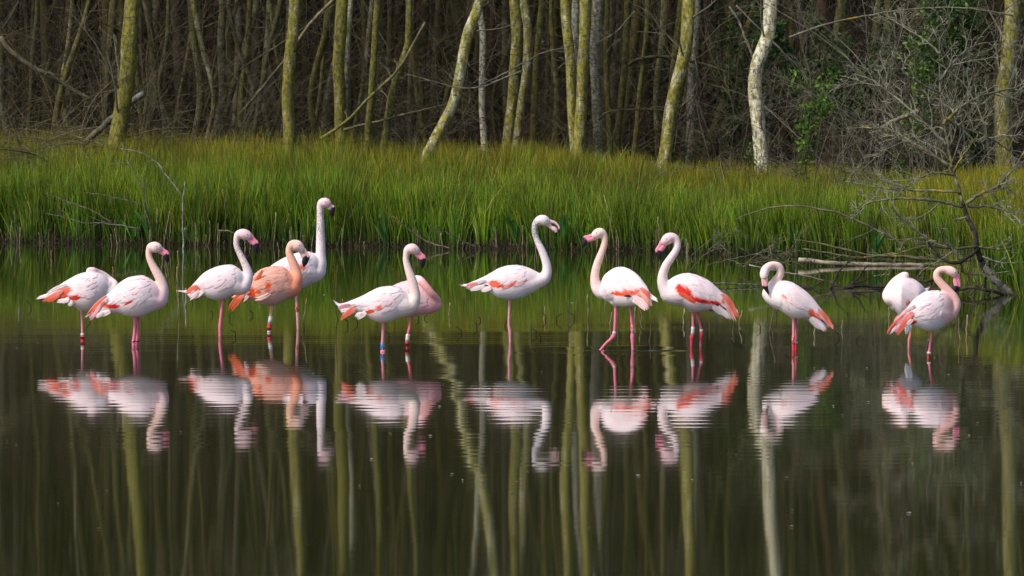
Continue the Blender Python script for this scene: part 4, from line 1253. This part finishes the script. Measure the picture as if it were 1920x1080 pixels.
# the dead tree leaning out of the bank at the right
L_ = LICHEN
wood('dead_tree', 'dead grey tree leaning left out of the bank at right, bare lichened branches', 'dead tree', [
 (Z5([(1660, 950), (1580, 880), (1500, 790), (1462, 720)]), 8.6, 6.2, .05, (0.17, 0.165, 0.155), (0.10, 0.09, 0.085), 'trunk', 0),
 (Z5([(1464, 724), (1445, 680), (1420, 560), (1375, 460), (1350, 385)]), 6.2, 3.3, .1, (0.055, 0.042, 0.040), (0.07, 0.06, 0.045), 'limb', 0.3),
 (Z5([(1352, 390), (1330, 300), (1290, 180), (1268, 60)]) + Z4([(1318, 600), (1310, 420), (1312, 220)]), 3.4, .8, .3, L_, L_, 'limb', 1.4),
 (Z5([(1350, 405), (1250, 380), (1150, 365), (1000, 355), (850, 370), (770, 395), (690, 470)]), 3.6, 1.2, -.3, L_, L_, 'branch', 1),
 (Z5([(1340, 320), (1200, 310), (1050, 310), (850, 290), (650, 255)]), 3.0, 1.0, .5, L_, L_, 'branch', 1),
 (Z5([(1370, 390), (1450, 330), (1560, 280), (1640, 190), (1700, 100), (1740, 20)]), 3.6, 1.4, .5, L_, L_, 'branch', 1.2),
 (Z5([(1385, 405), (1550, 410), (1650, 460), (1730, 520)]), 2.8, 1.2, -.5, DARKW, GREY, 'branch', .8),
 (Z5([(1300, 215), (1180, 205), (1090, 235), (1000, 290), (930, 300)]), 2.6, 1.0, -.6, L_, L_, 'branch', 1),
 (Z5([(1285, 170), (1160, 90), (1050, 30), (960, 0), (880, -30)]), 3.4, 1.2, .6, L_, L_, 'branch', 1.2),
 (Z5([(1300, 200), (1340, 120), (1400, 40), (1440, -20)]), 2.6, 1.0, -.4, (0.30, 0.24, 0.04), L_, 'branch', 1),
 (Z4([(1360, 985), (1200, 880), (1050, 790), (960, 760), (830, 760)]), 3.2, 1.2, .8, L_, L_, 'branch', 1.2),
 (Z4([(1345, 860), (1180, 690), (1000, 540), (900, 470), (790, 440)]), 2.6, .9, 1.0, GREY, GREY, 'branch', 1.2),
 (Z4([(1330, 740), (1460, 620), (1600, 560), (1760, 520), (1830, 500)]), 3.4, 1.6, 1.0, L_, L_, 'branch', 1.4),
 (Z4([(1310, 480), (1400, 360), (1520, 270), (1700, 240)]), 2.4, 1.0, .8, GREY, GREY, 'branch', 1.2),
 (Z4([(1312, 320), (1220, 240), (1090, 160), (980, 80)]), 2.2, .8, .7, GREY, GREY, 'branch', 1.2),
 (Z4([(1312, 560), (1200, 500), (1090, 430), (980, 265)]), 2.0, .8, -.5, GREY, GREY, 'branch', 1.2),
 (Z4([(1340, 700), (1440, 760), (1560, 800), (1700, 880), (1800, 940)]), 2.6, 1.2, .5, L_, L_, 'branch', 1.2),
 (Z5([(1435, 660), (1330, 735), (1230, 720), (1180, 660), (1120, 590), (1020, 500), (950, 440), (925, 380)]), 4.2, 1.2, -.4, DARKW, GREY, 'branch', .7),
 (Z5([(1440, 640), (1300, 655), (1120, 640), (950, 690), (820, 700)]), 3.0, 1.2, -.2, (0.08, 0.08, 0.04), L_, 'branch', .5),
 (Z5([(1448, 645), (1560, 660), (1640, 645), (1720, 610)]), 2.6, 1.0, .2, L_, L_, 'branch', .6),
 (Z5([(1470, 700), (1560, 735), (1640, 738), (1740, 736)]), 2.0, 1.0, -.2, GREY, GREY, 'branch', .4),
 (Z5([(1340, 740), (1350, 790), (1400, 810), (1560, 800), (1640, 790)]), 2.4, 1.0, -.3, DARKW, L_, 'branch', .5),
], 41.5, (1897, 556), tw=(10, 6), twc=(0.24, 0.23, 0.16), rmin=.0029)

# boughs in the water beside it
def bough(name, label, pts, Y, r0, r1, c0, c1, mul=0.0, dz=0.0, cat='branch', group=None, lens=(.4, .5), extra=()):
    return wood(name, label, cat, [(pts, r0, r1, dz, c0, c1, 'stem', mul)] + [(e[0], e[1], e[2], 0.0, c0, c1, 'branch', e[3]) for e in extra], Y, pts[0][:2], group, tw=(5, 3), twc=c1, lens=lens)

bough('birch_log', 'pale birch log floating along the far water edge at right', Z5([(372, 722), (480, 733), (600, 742), (900, 752), (1200, 750), (1440, 738)]), 50.2, 4.8, 2.8, (0.34, 0.29, 0.21), (0.17, 0.14, 0.10), cat='log')
bough('sunken_branch', 'dark wet bough lying in the water left of the sleeping right-hand bird', Z5([(395, 885), (470, 898), (530, 908), (640, 895), (720, 876), (900, 882), (1100, 895)]), 43.0, 5.0, 3.2, DARKW, (0.045, 0.036, 0.028), mul=1.0,
      extra=[(Z5([(500, 905), (620, 930), (760, 935), (900, 915)]), 3, 1.6, .5), (Z5([(470, 880), (520, 850), (560, 852)]), 1.6, .8, 0)])
bough('sunken_branch', 'thin dark bough reaching left over the water toward the preening bird', ZP([(1840, 549), (1760, 552), (1690, 548), (1610, 546), (1550, 549), (1500, 553)]), 42.4, 3.4, 1.6, DARKW, (0.07, 0.06, 0.045), mul=1.0)
bough('sunken_branch', 'knotted dark bough in the water at the foot of the dead tree', ZP([(1900, 556), (1860, 545), (1825, 540), (1790, 546), (1750, 556)]), 41.3, 4.5, 2.0, DARKW, (0.06, 0.05, 0.035), mul=1.4)
bough('sunken_branch', 'grey bough crossing low above the pale log toward the dead tree', ZP([(1835, 484), (1800, 490), (1740, 487), (1680, 480), (1610, 482), (1560, 476), (1505, 466)]), 47.5, 2.8, 1.2, (0.06, 0.05, 0.03), LICHEN, mul=1.4, lens=(.25, .5))
bough('dead_branch', 'thin pale twig slanting down to the right behind the preening bird', Z5([(78, 752), (180, 775), (290, 797), (420, 817), (540, 850), (625, 885)]), 43.4, 1.0, 1.7, (0.40, 0.36, 0.30), (0.10, 0.08, 0.06))
bough('dead_branch', 'grey stick lying on the water between the red-winged and preening birds', ZP([(1335, 531), (1370, 532), (1395, 533), (1425, 534)]), 43.6, 1.8, 1.4, (0.10, 0.09, 0.08), (0.13, 0.12, 0.10), extra=[(ZP([(1352, 531), (1360, 527)]), 1.6, .8, 0)])
bough('dead_branch', 'dark looped roots arching behind the sleeping bird at right', Z5([(1185, 840), (1120, 850), (1080, 835), (1110, 790), (1150, 760)]), 42.6, 3.0, 1.4, DARKW, (0.14, 0.12, 0.08), mul=.5,
      extra=[(Z5([(1110, 850), (1150, 850), (1165, 870), (1150, 905)]), 2.2, 1.2, 0), (Z5([(1180, 830), (1230, 880), (1330, 900)]), 3, 2, .5)])
bough('dead_branch', 'long arched bare stem reaching left across the rushes at right', Z5([(1020, 642), (850, 550), (700, 480), (560, 430), (400, 405), (250, 405), (100, 440), (0, 482)]), 46.5, 2.6, .9, (0.12, 0.10, 0.06), LICHEN, mul=1.0, lens=(.22, .5))
bough('dead_branch', 'mossy bough lying low over the water above the pale log', Z5([(350, 605), (450, 618), (550, 636), (700, 672), (830, 702), (1000, 700), (1200, 722)]), 48.0, 1.4, 2.8, (0.16, 0.13, 0.07), (0.08, 0.08, 0.035), mul=1.6, lens=(.22, .5))
bough('dead_branch', 'forked grey twig rising from the water behind the red-winged bird', ZP([(1290, 510), (1312, 488), (1325, 475), (1345, 455), (1385, 425)]), 47, 1.0, .6, (0.10, 0.09, 0.06), GREY, mul=1.4, lens=(.5, .5),
      extra=[(ZP([(1300, 495), (1296, 480), (1310, 468), (1330, 450), (1345, 434), (1340, 415)]), 1.0, .5, 1), (ZP([(1320, 500), (1345, 492), (1400, 480), (1450, 470)]), 1.0, .5, 1.4)])
bough('dead_branch', 'tangle of thin stems in the shallows above the preening bird', ZP([(1395, 500), (1420, 485), (1450, 478), (1480, 470), (1500, 440)]), 48, 1.0, .6, (0.09, 0.08, 0.05), LICHEN, mul=1.6, lens=(.6, .5),
      extra=[(ZP([(1380, 495), (1420, 492), (1455, 488), (1490, 500)]), .9, .5, 1.4), (ZP([(1405, 520), (1395, 500), (1430, 470), (1475, 448)]), .9, .5, 1.2)])
bough('dead_branch', 'black twig curving above the water beside the foot of the dead tree', Z5([(1480, 900), (1488, 860), (1482, 810), (1460, 770)]), 41.6, 2.0, .9, DARKW, DARKW, mul=.6)

# dead shrub stems standing in the rushes at left
bough('dead_branch', 'slim whitish forked stem standing in the rushes above the left birds', Z6([(1374, 1000), (1372, 890), (1366, 720), (1365, 550), (1380, 500), (1385, 440)]), 57.6, 1.6, .7, (0.30, 0.28, 0.25), (0.40, 0.38, 0.34), mul=.4, lens=(.12, .5),
      extra=[(Z6([(1365, 552), (1300, 460), (1230, 370), (1190, 310), (1150, 280), (1050, 220), (910, 195)]), 1.2, .5, .8)])
bough('dead_branch', 'thin brown stem with bent top left of the whitish forked stem', Z6([(1135, 920), (1125, 760), (1085, 640), (1080, 520), (1020, 390), (980, 330), (945, 240), (915, 150)]), 57.4, 1.3, .5, (0.14, 0.11, 0.07), GREY, mul=.8, lens=(.15, .5),
      extra=[(Z6([(970, 312), (900, 305), (840, 310), (810, 330)]), .8, .4, .6), (Z6([(1080, 515), (1085, 460), (1045, 390)]), .7, .4, .3), (Z6([(1070, 622), (990, 590), (900, 570), (800, 545), (640, 522)]), .9, .4, .8)])
bough('dead_branch', 'low grey forked branch leaning left over the far-left water edge', Z6([(1050, 796), (930, 775), (850, 765), (750, 750), (640, 755), (500, 715), (350, 680)]), 57.0, 1.2, .5, GREY, GREY, mul=.8, lens=(.2, .5),
      extra=[(Z6([(845, 757), (750, 690), (650, 640), (560, 610), (450, 570), (340, 530)]), 1.1, .4, .8), (Z6([(860, 762), (760, 738), (665, 705)]), .8, .4, .4)])
bough('dead_branch', 'dark stick slanting into the water right of the pink sleeper', ZP([(735, 405), (770, 432), (800, 452), (845, 466)]), 57.0, .8, 1.3, (0.10, 0.08, 0.05), (0.20, 0.16, 0.10), mul=.5, lens=(.25, .5))
bough('dead_branch', 'dark twiggy stick slanting at the edge left of the open-billed bird', ZP([(820, 425), (845, 440), (868, 452), (892, 464)]), 56.8, .8, 1.2, (0.06, 0.05, 0.035), (0.09, 0.07, 0.05), mul=1.0, lens=(.3, .5))
bough('dead_branch', 'grey drooping stick behind the third bird from the left', ZP([(408, 432), (430, 434), (450, 445), (470, 462)]), 57.2, 1.6, .8, (0.20, 0.17, 0.12), (0.12, 0.10, 0.07))

# fallen timber under the trees
bough('sawn_log', 'lichened log propped across the thick left birch, pale sawn end up', ZL([(545, 990), (620, 925), (700, 850), (770, 785), (860, 710), (920, 665), (975, 632)]), 64.3, 5.5, 6.0, (0.11, 0.10, 0.035), (0.22, 0.23, 0.20), cat='log')
bough('leaning_pole', 'long thin pole leaning right across the trunks left of centre', ZM([(0, 770), (150, 590), (310, 395), (460, 180), (640, -10)]), 65.0, 2.6, 3.0, (0.15, 0.13, 0.07), (0.20, 0.17, 0.10), mul=.5, lens=(.15, .5), cat='fallen tree')
bough('leaning_pole', 'mossy pole rising right out of the rushes behind the greenish trunk', ZM([(540, 940), (650, 870), (740, 800), (850, 680), (960, 580), (1080, 450), (1250, 150)]), 63.2, 3.2, 2.2, (0.17, 0.16, 0.03), (0.16, 0.14, 0.07), mul=.7, lens=(.15, .5), cat='fallen tree')
bough('leaning_pole', 'low bough slanting right behind the S-bent stem', ZM([(700, 875), (850, 840), (1000, 800), (1200, 750), (1400, 700)]), 63.6, 2.6, 1.4, (0.18, 0.16, 0.07), (0.12, 0.10, 0.06), mul=1.0, lens=(.25, .5), cat='fallen tree')
bough('leaning_pole', 'thin dark pole crossing in front of the straight olive trunk', ZM([(0, 470), (150, 370), (310, 270), (520, 120), (700, -20)]), 65.5, 1.4, 1.2, (0.10, 0.09, 0.04), (0.11, 0.10, 0.06), cat='fallen tree')
bough('leaning_pole', 'fallen trunk slanting down right into the brush heap at far left', ZL([(0, 250), (60, 335), (200, 440), (350, 520), (480, 600), (620, 680)]), 66.0, 5.0, 4.0, (0.14, 0.12, 0.07), (0.10, 0.09, 0.05), mul=1.0, lens=(.25, .5), cat='fallen tree')
bough('leaning_pole', 'arched dark bough crossing behind the mottled leaning birch', [(1178, 122), (1200, 110), (1240, 106), (1290, 114), (1340, 126), (1370, 140)], 64.5, 3.6, 2.2, (0.055, 0.05, 0.02), (0.10, 0.10, 0.03), mul=1.2, lens=(.3, .5), cat='fallen tree')
bough('leaning_pole', 'low curved bough arching right behind the twin trunks', [(1122, 225), (1140, 210), (1190, 205), (1250, 208), (1300, 222)], 64.0, 2.0, 1.0, (0.09, 0.08, 0.04), (0.10, 0.09, 0.05), mul=1.2, lens=(.3, .5), cat='fallen tree')
bough('leaning_pole', 'broken snag leaning left with a pale snapped top, left of the kinked birch', [(1430, 150), (1405, 90), (1385, 40), (1366, 12)], 62.5, 3.4, 1.6, (0.14, 0.13, 0.05), (0.26, 0.23, 0.17), mul=.6, lens=(.3, .5), cat='fallen tree')
bough('leaning_pole', 'long grey bough slanting from top centre down into the right thicket', [(1380, 10), (1430, 60), (1500, 130), (1560, 190), (1610, 250)], 61.5, 1.6, .8, GREY, GREY, mul=1.6, lens=(.3, .5), cat='fallen tree')
bough('leaning_pole', 'pale bough sweeping up right from the kinked birch to the top edge', [(1480, 70), (1540, 48), (1620, 30), (1700, 18), (1800, 14), (1900, 30)], 60.5, 2.0, 1.2, GREY, LICHEN, mul=2.0, lens=(.25, .5), cat='fallen tree')
bough('leaning_pole', 'short cut branch with an orange-brown end in the right thicket', Z4([(960, 765), (1040, 720), (1110, 690), (1185, 660)]), 57.0, 4.2, 4.2, (0.16, 0.15, 0.10), (0.26, 0.22, 0.15), cat='fallen tree')
bough('bare_branch', 'fine bare branch reaching left from the bowed birch', ZM([(1900, 480), (1750, 540), (1620, 590), (1460, 590), (1300, 545), (1120, 500)]), 62.3, 1.6, .7, GREY, GREY, mul=2.0, lens=(.35, .5))
bough('bare_branch', 'thin pale twig sweeping up right behind the close pair of birches', [(900, 160), (940, 140), (985, 116), (1020, 98), (1060, 89)], 62.8, 1.6, .8, GREY, GREY, mul=1.0, lens=(.3, .5))
bough('bare_branch', 'fine twig spraying down left across the upper centre trunks', [(1190, 20), (1160, 55), (1130, 75), (1080, 100), (1045, 130)], 62.0, .9, .5, GREY, GREY, mul=1.6, lens=(.4, .5))

# brush heap at the left
c = [(0.15, 0.13, 0.075), (0.10, 0.085, 0.05), (0.20, 0.17, 0.11), (0.12, 0.11, 0.045)]
N_ = 330
P_ = 9
x0_ = r_d.uniform(-9.8, -6.0, N_); y0_ = r_d.uniform(63.2, 66, N_)
path = np.empty((N_, P_, 3))
path[:, 0] = np.stack([x0_, y0_, ground_z(x0_, y0_) + r_d.uniform(0.0, 0.9, N_)], -1)
d = nrm(np.stack([r_d.normal(0, 1, N_), r_d.normal(0, .35, N_), r_d.uniform(0.1, 0.9, N_)], -1))
L = r_d.uniform(0.7, 2.6, N_)
for k in range(1, P_):
    d = nrm(d + r_d.normal(0, 0.10, (N_, 3)) + np.array((0, 0, -0.13)))
    path[:, k] = path[:, k - 1] + d * (L / (P_ - 1))[:, None]
rad = (r_d.uniform(0.3, 1, N_) ** 2 * 0.017 + .003)[:, None] * np.linspace(1, .4, P_)[None]
cc = np.array(c)[r_d.choice(4, N_)] * r_d.uniform(.6, 1.3, (N_, 1))
v, f = tubes(path, rad, 4)
t2, q2 = grow(path, rad, 4, 0.4, 0.8, up=0.1, P=5, rs=.5, rng=r_d)
v2, f2 = tubes(t2, np.maximum(q2, .0025), 3)
V, F, C = join([(v, f, np.repeat(cc, P_ * 4, 0)), (v2, f2, np.repeat(np.repeat(cc, 4, 0), 15, 0))])
tag(link('brushwood', make_mesh('brushwood', V, F, M_twig, C)), 'heap of bare fallen brushwood beside the thick left birch', kind='stuff')

# bare bushes at the right
def bush(label, px, py, Y, hgt, nst, spread, twc, group=None):
    b = pix(px, py, Y)
    b[2] = float(ground_z(b[0], b[1]))
    o = empty('bare_bush', tuple(b))
    tag(o, label, 'bush', group)
    allp, allr = [], []
    for k in range(nst):
        P = 9
        d = nrm(np.array((r_d.normal(0, spread), r_d.normal(0, spread * .7), 1.0)))
        p = np.zeros((P, 3)); p[0] = (r_d.normal(0, .12), r_d.normal(0, .12), -.05)
        for i in range(1, P):
            d = nrm(d + r_d.normal(0, .10, 3) + np.array((d[0] * .10, 0, -0.02)))
            p[i] = p[i - 1] + d * hgt * r_d.uniform(.8, 1.2) / (P - 1)
        r = r_d.uniform(.008, .018) * np.linspace(1, .3, P)
        v, f = tubes(p, r, 6)
        link('stem', make_mesh('stem', v, f, M_twig, bark_cols(p, 6, twc, twc)), o)
        allp.append(p); allr.append(r)
    allp, allr = np.array(allp), np.array(allr)
    b1, q1 = grow(allp, allr, 11, .40, 1.0, up=.02, P=8, wig=.24, tmin=.12, rs=.5, rng=r_d)
    b2, q2 = grow(b1, q1, 6, .5, .9, up=0, P=6, wig=.22, rs=.6, rng=r_d)
    b3, q3 = grow(b2, q2, 2, .5, .8, up=0, P=4, wig=.15, rs=.7, rng=r_d)
    parts = []
    for bb, qq, kk in ((b1, q1, 4), (b2, q2, 3), (b3, q3, 3)):
        v, f = tubes(bb, np.maximum(qq, .0022), kk)
        parts.append((v, f, np.repeat(np.array(twc) * r_d.uniform(.5, 1.3, (len(bb), 1)), bb.shape[1] * kk, 0)))
    V, F, C = join(parts)
    tag(link('twig_spray', make_mesh('twig_spray', V, F, M_twig, C), o), kind='stuff')
    return o
bush('bare grey bush just right of the kinked white birch', 1520, 300, 60.5, 3.6, 7, .45, (0.15, 0.135, 0.095))
bush('tall bare bush between the kinked birch and the dead tree', 1640, 300, 61.5, 4.4, 8, .5, (0.14, 0.125, 0.09))
bush('twiggy bare bush directly behind the leaning dead tree', 1740, 300, 58.5, 4.2, 8, .5, (0.16, 0.145, 0.10))
bush('bare bush crowding the thick birch at the right edge', 1850, 300, 58.0, 4.2, 8, .5, (0.16, 0.145, 0.105))
bush('straggly bare bush left of the kinked white birch', 1365, 290, 63.0, 3.8, 6, .45, (0.12, 0.105, 0.07))
bush('low spreading bare bush at the top of the rushes, right', 1590, 310, 58.0, 1.8, 9, .9, (0.17, 0.15, 0.11))
bush('thin bare bush among the slender green stems right of centre', 1180, 280, 64.5, 2.6, 5, .5, (0.12, 0.10, 0.06))
bush('wiry bare bush under the bowed birch', 780, 270, 64.0, 2.3, 6, .6, (0.14, 0.12, 0.08))
bush('wiry bare bush between the thick left birch and the olive trunk', 400, 265, 65.0, 2.8, 6, .5, (0.11, 0.095, 0.06))

# leafy shoots and dark evergreens
def leafy(name, label, px, py, Y, rx, rz, n, cols, size, stems=4, cat='shrub'):
    c_ = pix(px, py, Y)
    gz = float(ground_z(c_[0], c_[1]))
    root = np.array((c_[0], c_[1], gz))
    o = empty(name, tuple(root))
    tag(o, label, cat)
    hz_ = c_[2] - gz
    ends = np.stack([r_d.normal(0, rx * .5, stems), r_d.normal(0, rx * .4, stems), hz_ + r_d.normal(0, rz * .4, stems)], -1)
    st_, sr_ = [], []
    for e in ends:
        pp = spline(np.array([(r_d.normal(0, .1), r_d.normal(0, .1), -.05), e * (.5, .5, .55) + r_d.normal(0, .06, 3), e]), 10)
        v, f = tubes(pp, np.linspace(.016, .005, 10), 5)
        link('stem', make_mesh('stem', v, f, M_twig, bark_cols(pp, 5, (0.10, 0.09, 0.05), (0.10, 0.10, 0.05))), o)
        st_.append(pp); sr_.append(np.linspace(.016, .005, 10))
    tg, tr_ = grow(np.array(st_), np.array(sr_), 14, .35 * max(rx, rz) / max(hz_, .5) * 1.6, .9, up=.15, P=6, tmin=.45, rs=.5, rng=r_d)
    v, f = tubes(tg, np.maximum(tr_, .0022), 3)
    parts = [(v, f, np.tile((0.10, 0.095, 0.05), (len(v), 1)))]
    i = r_d.integers(0, len(tg), n); j = r_d.integers(2, 6, n)
    cen = tg[i, j] + r_d.normal(0, size * 1.3, (n, 3))
    a = nrm(r_d.normal(0, 1, (n, 3)) + np.array((0, 0, .5)))
    b_ = nrm(np.cross(a, r_d.normal(0, 1, (n, 3))))
    s_ = size * r_d.uniform(.6, 1.3, (n, 1))
    nn = np.cross(a, b_)
    v = np.stack([cen - a * s_, cen + b_ * s_ * .45 + nn * s_ * .1, cen + a * s_, cen - b_ * s_ * .45 + nn * s_ * .1], 1).reshape(-1, 3)
    q = np.arange(n * 4).reshape(-1, 4)
    parts.append((v, [q], np.repeat(pick(cols, [1] * len(cols), n), 4, 0)))
    V, F, C = join(parts)
    tag(link('foliage', make_mesh('foliage', V, F, M_leaf, C, smooth=False), o), kind='stuff')
FRESH = [(0.11, 0.21, 0.02), (0.16, 0.27, 0.03), (0.08, 0.16, 0.03)]
EVER = [(0.04, 0.095, 0.016), (0.06, 0.13, 0.02), (0.025, 0.06, 0.012)]
leafy('leafy_shrub', 'fresh green leafy shoots right of the kinked white birch', 1510, 150, 57.6, .45, .42, 700, FRESH, .042)
leafy('leafy_shrub', 'green leafy sapling high in the thicket toward the right', 1722, 85, 57.8, .30, .75, 800, FRESH[:2] + [(0.05, 0.10, 0.02)], .040)
leafy('leafy_shrub', 'small green leafy sprig at the foot of the kinked birch', 1402, 272, 58.6, .16, .14, 120, FRESH, .03, stems=3)
leafy('leafy_shrub', 'green leaves low behind the middle of the dead tree', 1690, 275, 56.5, .22, .22, 200, [(0.04, 0.09, 0.015), (0.07, 0.13, 0.02)], .035, stems=3)
leafy('evergreen_bush', 'dark evergreen bush behind the top of the kinked birch', 1385, 25, 66, .9, 1.0, 2000, EVER, .05, stems=6)
leafy('evergreen_bush', 'dark evergreen bush in shade behind the bare thicket', 1580, 80, 63.2, 1.3, 1.2, 5000, EVER, .05, stems=6)
leafy('evergreen_bush', 'dark evergreen bush left of the thick birch at the right edge', 1745, 80, 62.6, 1.3, 1.4, 5500, EVER + [(0.05, 0.09, 0.02)], .05, stems=7)

# leafy water plants at the edge
def dock(label, px, dsh, hgt, n):
    X_ = (px - 960) / FPX * 58
    Y_ = float(shore_y(X_)) + dsh
    X_ = (px - 960) / FPX * Y_
    gz = float(ground_z(X_, Y_))
    o = empty('water_plant', (X_, Y_, max(gz, -.05)))
    tag(o, label, 'plant')
    for k in range(n):
        az = r_d.uniform(0, 6.28); ln = r_d.uniform(.05, .55); h = hgt * r_d.uniform(.6, 1.1)
        n1 = 8
        t = np.linspace(0, 1, n1)
        ce = np.stack([math.cos(az) * ln * h * t ** 1.6, math.sin(az) * ln * h * t ** 1.6, h * (t - .18 * ln * t ** 3)], -1)
        fa = r_d.uniform(-.7, .7)
        w = np.interp(t, [0, .3, .6, .9, 1], [.2, .7, 1, .45, .03]) * r_d.uniform(.022, .036)
        sd_ = np.array((math.cos(fa), math.sin(fa), 0))
        fold = np.array((-sd_[1], sd_[0], 0)) * .25
        v = np.stack([ce - sd_ * w[:, None], ce + fold * w[:, None], ce + sd_ * w[:, None]], 1).reshape(-1, 3)
        cg = pick([(0.045, 0.15, 0.018), (0.07, 0.19, 0.022), (0.05, 0.17, 0.04)], [2, 2, 1], 1)[0]
        link('leaf', make_mesh('leaf', v, [grid_quads(n1, 3)], M_leaf, np.tile(cg, (len(v), 1))), o)
for a_ in [('broad bright leaves at the water edge left of the pink sleeper', 722, -.10, .70, 9),
           ('upright green blades at the water edge above the pink sleeper', 775, .05, .62, 7),
           ('tall broad leaf clump below the open-billed bird\'s neck', 966, -.05, .72, 8),
           ('broad leaf clump at the edge right of the open bill', 1058, -.10, .62, 8),
           ('green leaves at the edge beside the whitish forked stem', 345, -.15, .45, 6),
           ('leafy clump at the edge behind the brown bent stem', 284, -.08, .70, 7),
           ('broad leaves at the edge above the second bird from left', 250, 0.05, .5, 6),
           ('leaf clump in the shallows behind the preening bird', 1492, 0.0, .55, 7),
           ('leaf clump at the edge behind the looped roots', 1640, 0.1, .55, 7)]:
    dock(*a_)

# dead reed stalks: alike, scattered along the edge and in the shallows
def stalk(px, ytop, ybase, lean=0.0, bend=0.0, r=.0055, col=STRAW, group='dead stalks standing in the shallows', lab='thin dead reed stalk sticking up out of the shallow water', nm='reed_stalk'):
    Y = water_depth(ybase)
    b = pix(px, ybase, Y)
    h = (ybase - ytop) * Y / FPX
    t = np.linspace(0, 1, 8)
    sx = lean * h * t + bend * h * np.sin(math.pi * t)
    p = np.stack([sx, 0.1 * h * t * r_d.normal(0, .5), -.12 + (h + .12) * t], -1)
    p[1:-1, 0] += r_d.normal(0, .004, 6)
    v, f = tubes(p, r * np.linspace(1.1, .75, 8), 6, caps=True)
    c_ = np.repeat(np.array(col)[None] * r_d.uniform(.55, 1.3, (8, 1)), 6, 0)
    c_[:18] *= .45                                         # wet foot
    o = link(nm, make_mesh(nm, v, f, M_twig, c_), None, (b[0], Y, 0))
    tag(o, lab, 'reed stalk', group)
ST = [(43, 558, 583), (36, 575, 590), (97, 470, 492), (138, 492, 500), (98, 565, 580), (211, 500, 512), (283, 470, 482), (303, 478, 505), (310, 480, 500), (318, 485, 520),
      (326, 470, 530), (333, 540, 560), (341, 500, 590), (345, 540, 575), (357, 545, 565), (376, 478, 520), (463, 462, 490), (521, 455, 475), (571, 560, 620), (637, 496, 600),
      (643, 560, 568), (706, 600, 612), (725, 455, 485), (841, 568, 590), (993, 597, 626), (1018, 575, 598), (1066, 565, 597), (1106, 552, 598), (1145, 585, 612), (1158, 588, 618),
      (1190, 575, 600), (1200, 570, 605), (1220, 608, 640), (1283, 578, 605), (1330, 605, 620), (1372, 604, 622), (1390, 582, 612), (1436, 575, 610), (1440, 572, 625), (1448, 575, 606),
      (1456, 578, 600), (1498, 600, 622), (1512, 596, 616), (1528, 602, 625), (1579, 600, 618), (1594, 612, 630), (1640, 562, 592), (1663, 575, 596), (1801, 596, 640), (1808, 590, 628),
      (1790, 600, 618), (1835, 610, 626), (1700, 590, 612)]
for k, (px_, ya_, yb_) in enumerate(ST):
    dk = r_d.uniform() < .35
    stalk(px_, ya_, yb_, lean=float(r_d.normal(0, .10)) + (-.45 if px_ == 43 else 0), bend=float(r_d.normal(0, .05)), r=float(r_d.uniform(.0045, .0085)), col=(0.10, 0.08, 0.05) if dk else (STRAW if r_d.uniform() < .6 else (0.34, 0.30, 0.22)))
for k in range(105):
    px_ = float(r_d.uniform(5, 1640))
    X_ = (px_ - 960) / FPX * 57
    Yb = float(shore_y(X_)) - abs(float(r_d.normal(.15, .45)))
    yb_ = Y_HOR + FPX * CAM_H / Yb
    stalk(px_, yb_ - float(r_d.choice([18, 28, 40, 60, 90], p=[.25, .3, .25, .13, .07])) * float(r_d.uniform(.7, 1.2)), yb_, lean=float(r_d.normal(0, .09)), bend=float(r_d.normal(0, .03)), r=float(r_d.uniform(.004, .009)),
          col=[(0.20, 0.15, 0.09), (0.11, 0.08, 0.05), (0.30, 0.24, 0.14)][int(r_d.integers(0, 3))], group='dead stalks along the water edge', lab='thin dead stalk standing among others along the foot of the rushes')
# black crooked twigs poking out of the water
for (px_, yb_, h_, s_) in [(56, 578, 14, 1), (167, 602, 14, 1), (440, 632, 12, 1), (398, 592, 9, 1), (432, 598, 12, -1), (473, 592, 10, 1), (651, 612, 14, 1), (669, 608, 12, 1), (728, 634, 12, 1), (784, 600, 10, 1),
                           (797, 598, 8, -1), (864, 626, 14, 1), (893, 616, 11, 1), (900, 602, 8, 1), (948, 612, 12, -1), (1004, 628, 12, 1), (1013, 637, 8, 1), (1022, 600, 14, 1), (1045, 602, 14, -1), (1075, 600, 16, 1),
                           (1214, 640, 26, 1), (1394, 634, 14, 1), (1475, 664, 10, -1), (1425, 618, 12, 1), (1572, 634, 14, 1), (1608, 640, 12, -1)]:
    Y = water_depth(yb_)
    b = pix(px_, yb_, Y)
    h = h_ * Y / FPX
    kk = r_d.uniform(.3, .7, 3)
    p = np.array([(-s_ * h * kk[0], 0, h), (s_ * h * .12, .01, h * kk[1]), (-s_ * h * .22 * kk[2], 0, -.1)])
    p = np.array([p[int(a)] * (1 - a % 1) + p[min(int(a) + 1, 2)] * (a % 1) for a in np.linspace(0, 1.999, 9)])
    v, f = tubes(p, np.linspace(.003, .0055, 9), 6, caps=True)
    o = link('crooked_twig', make_mesh('crooked_twig', v, f, M_twig, np.tile((0.016, 0.014, 0.012), (len(v), 1))), None, (b[0], Y, 0))
    tag(o, 'short black crooked twig poking out of the pond', 'twig', 'black crooked twigs in the pond')
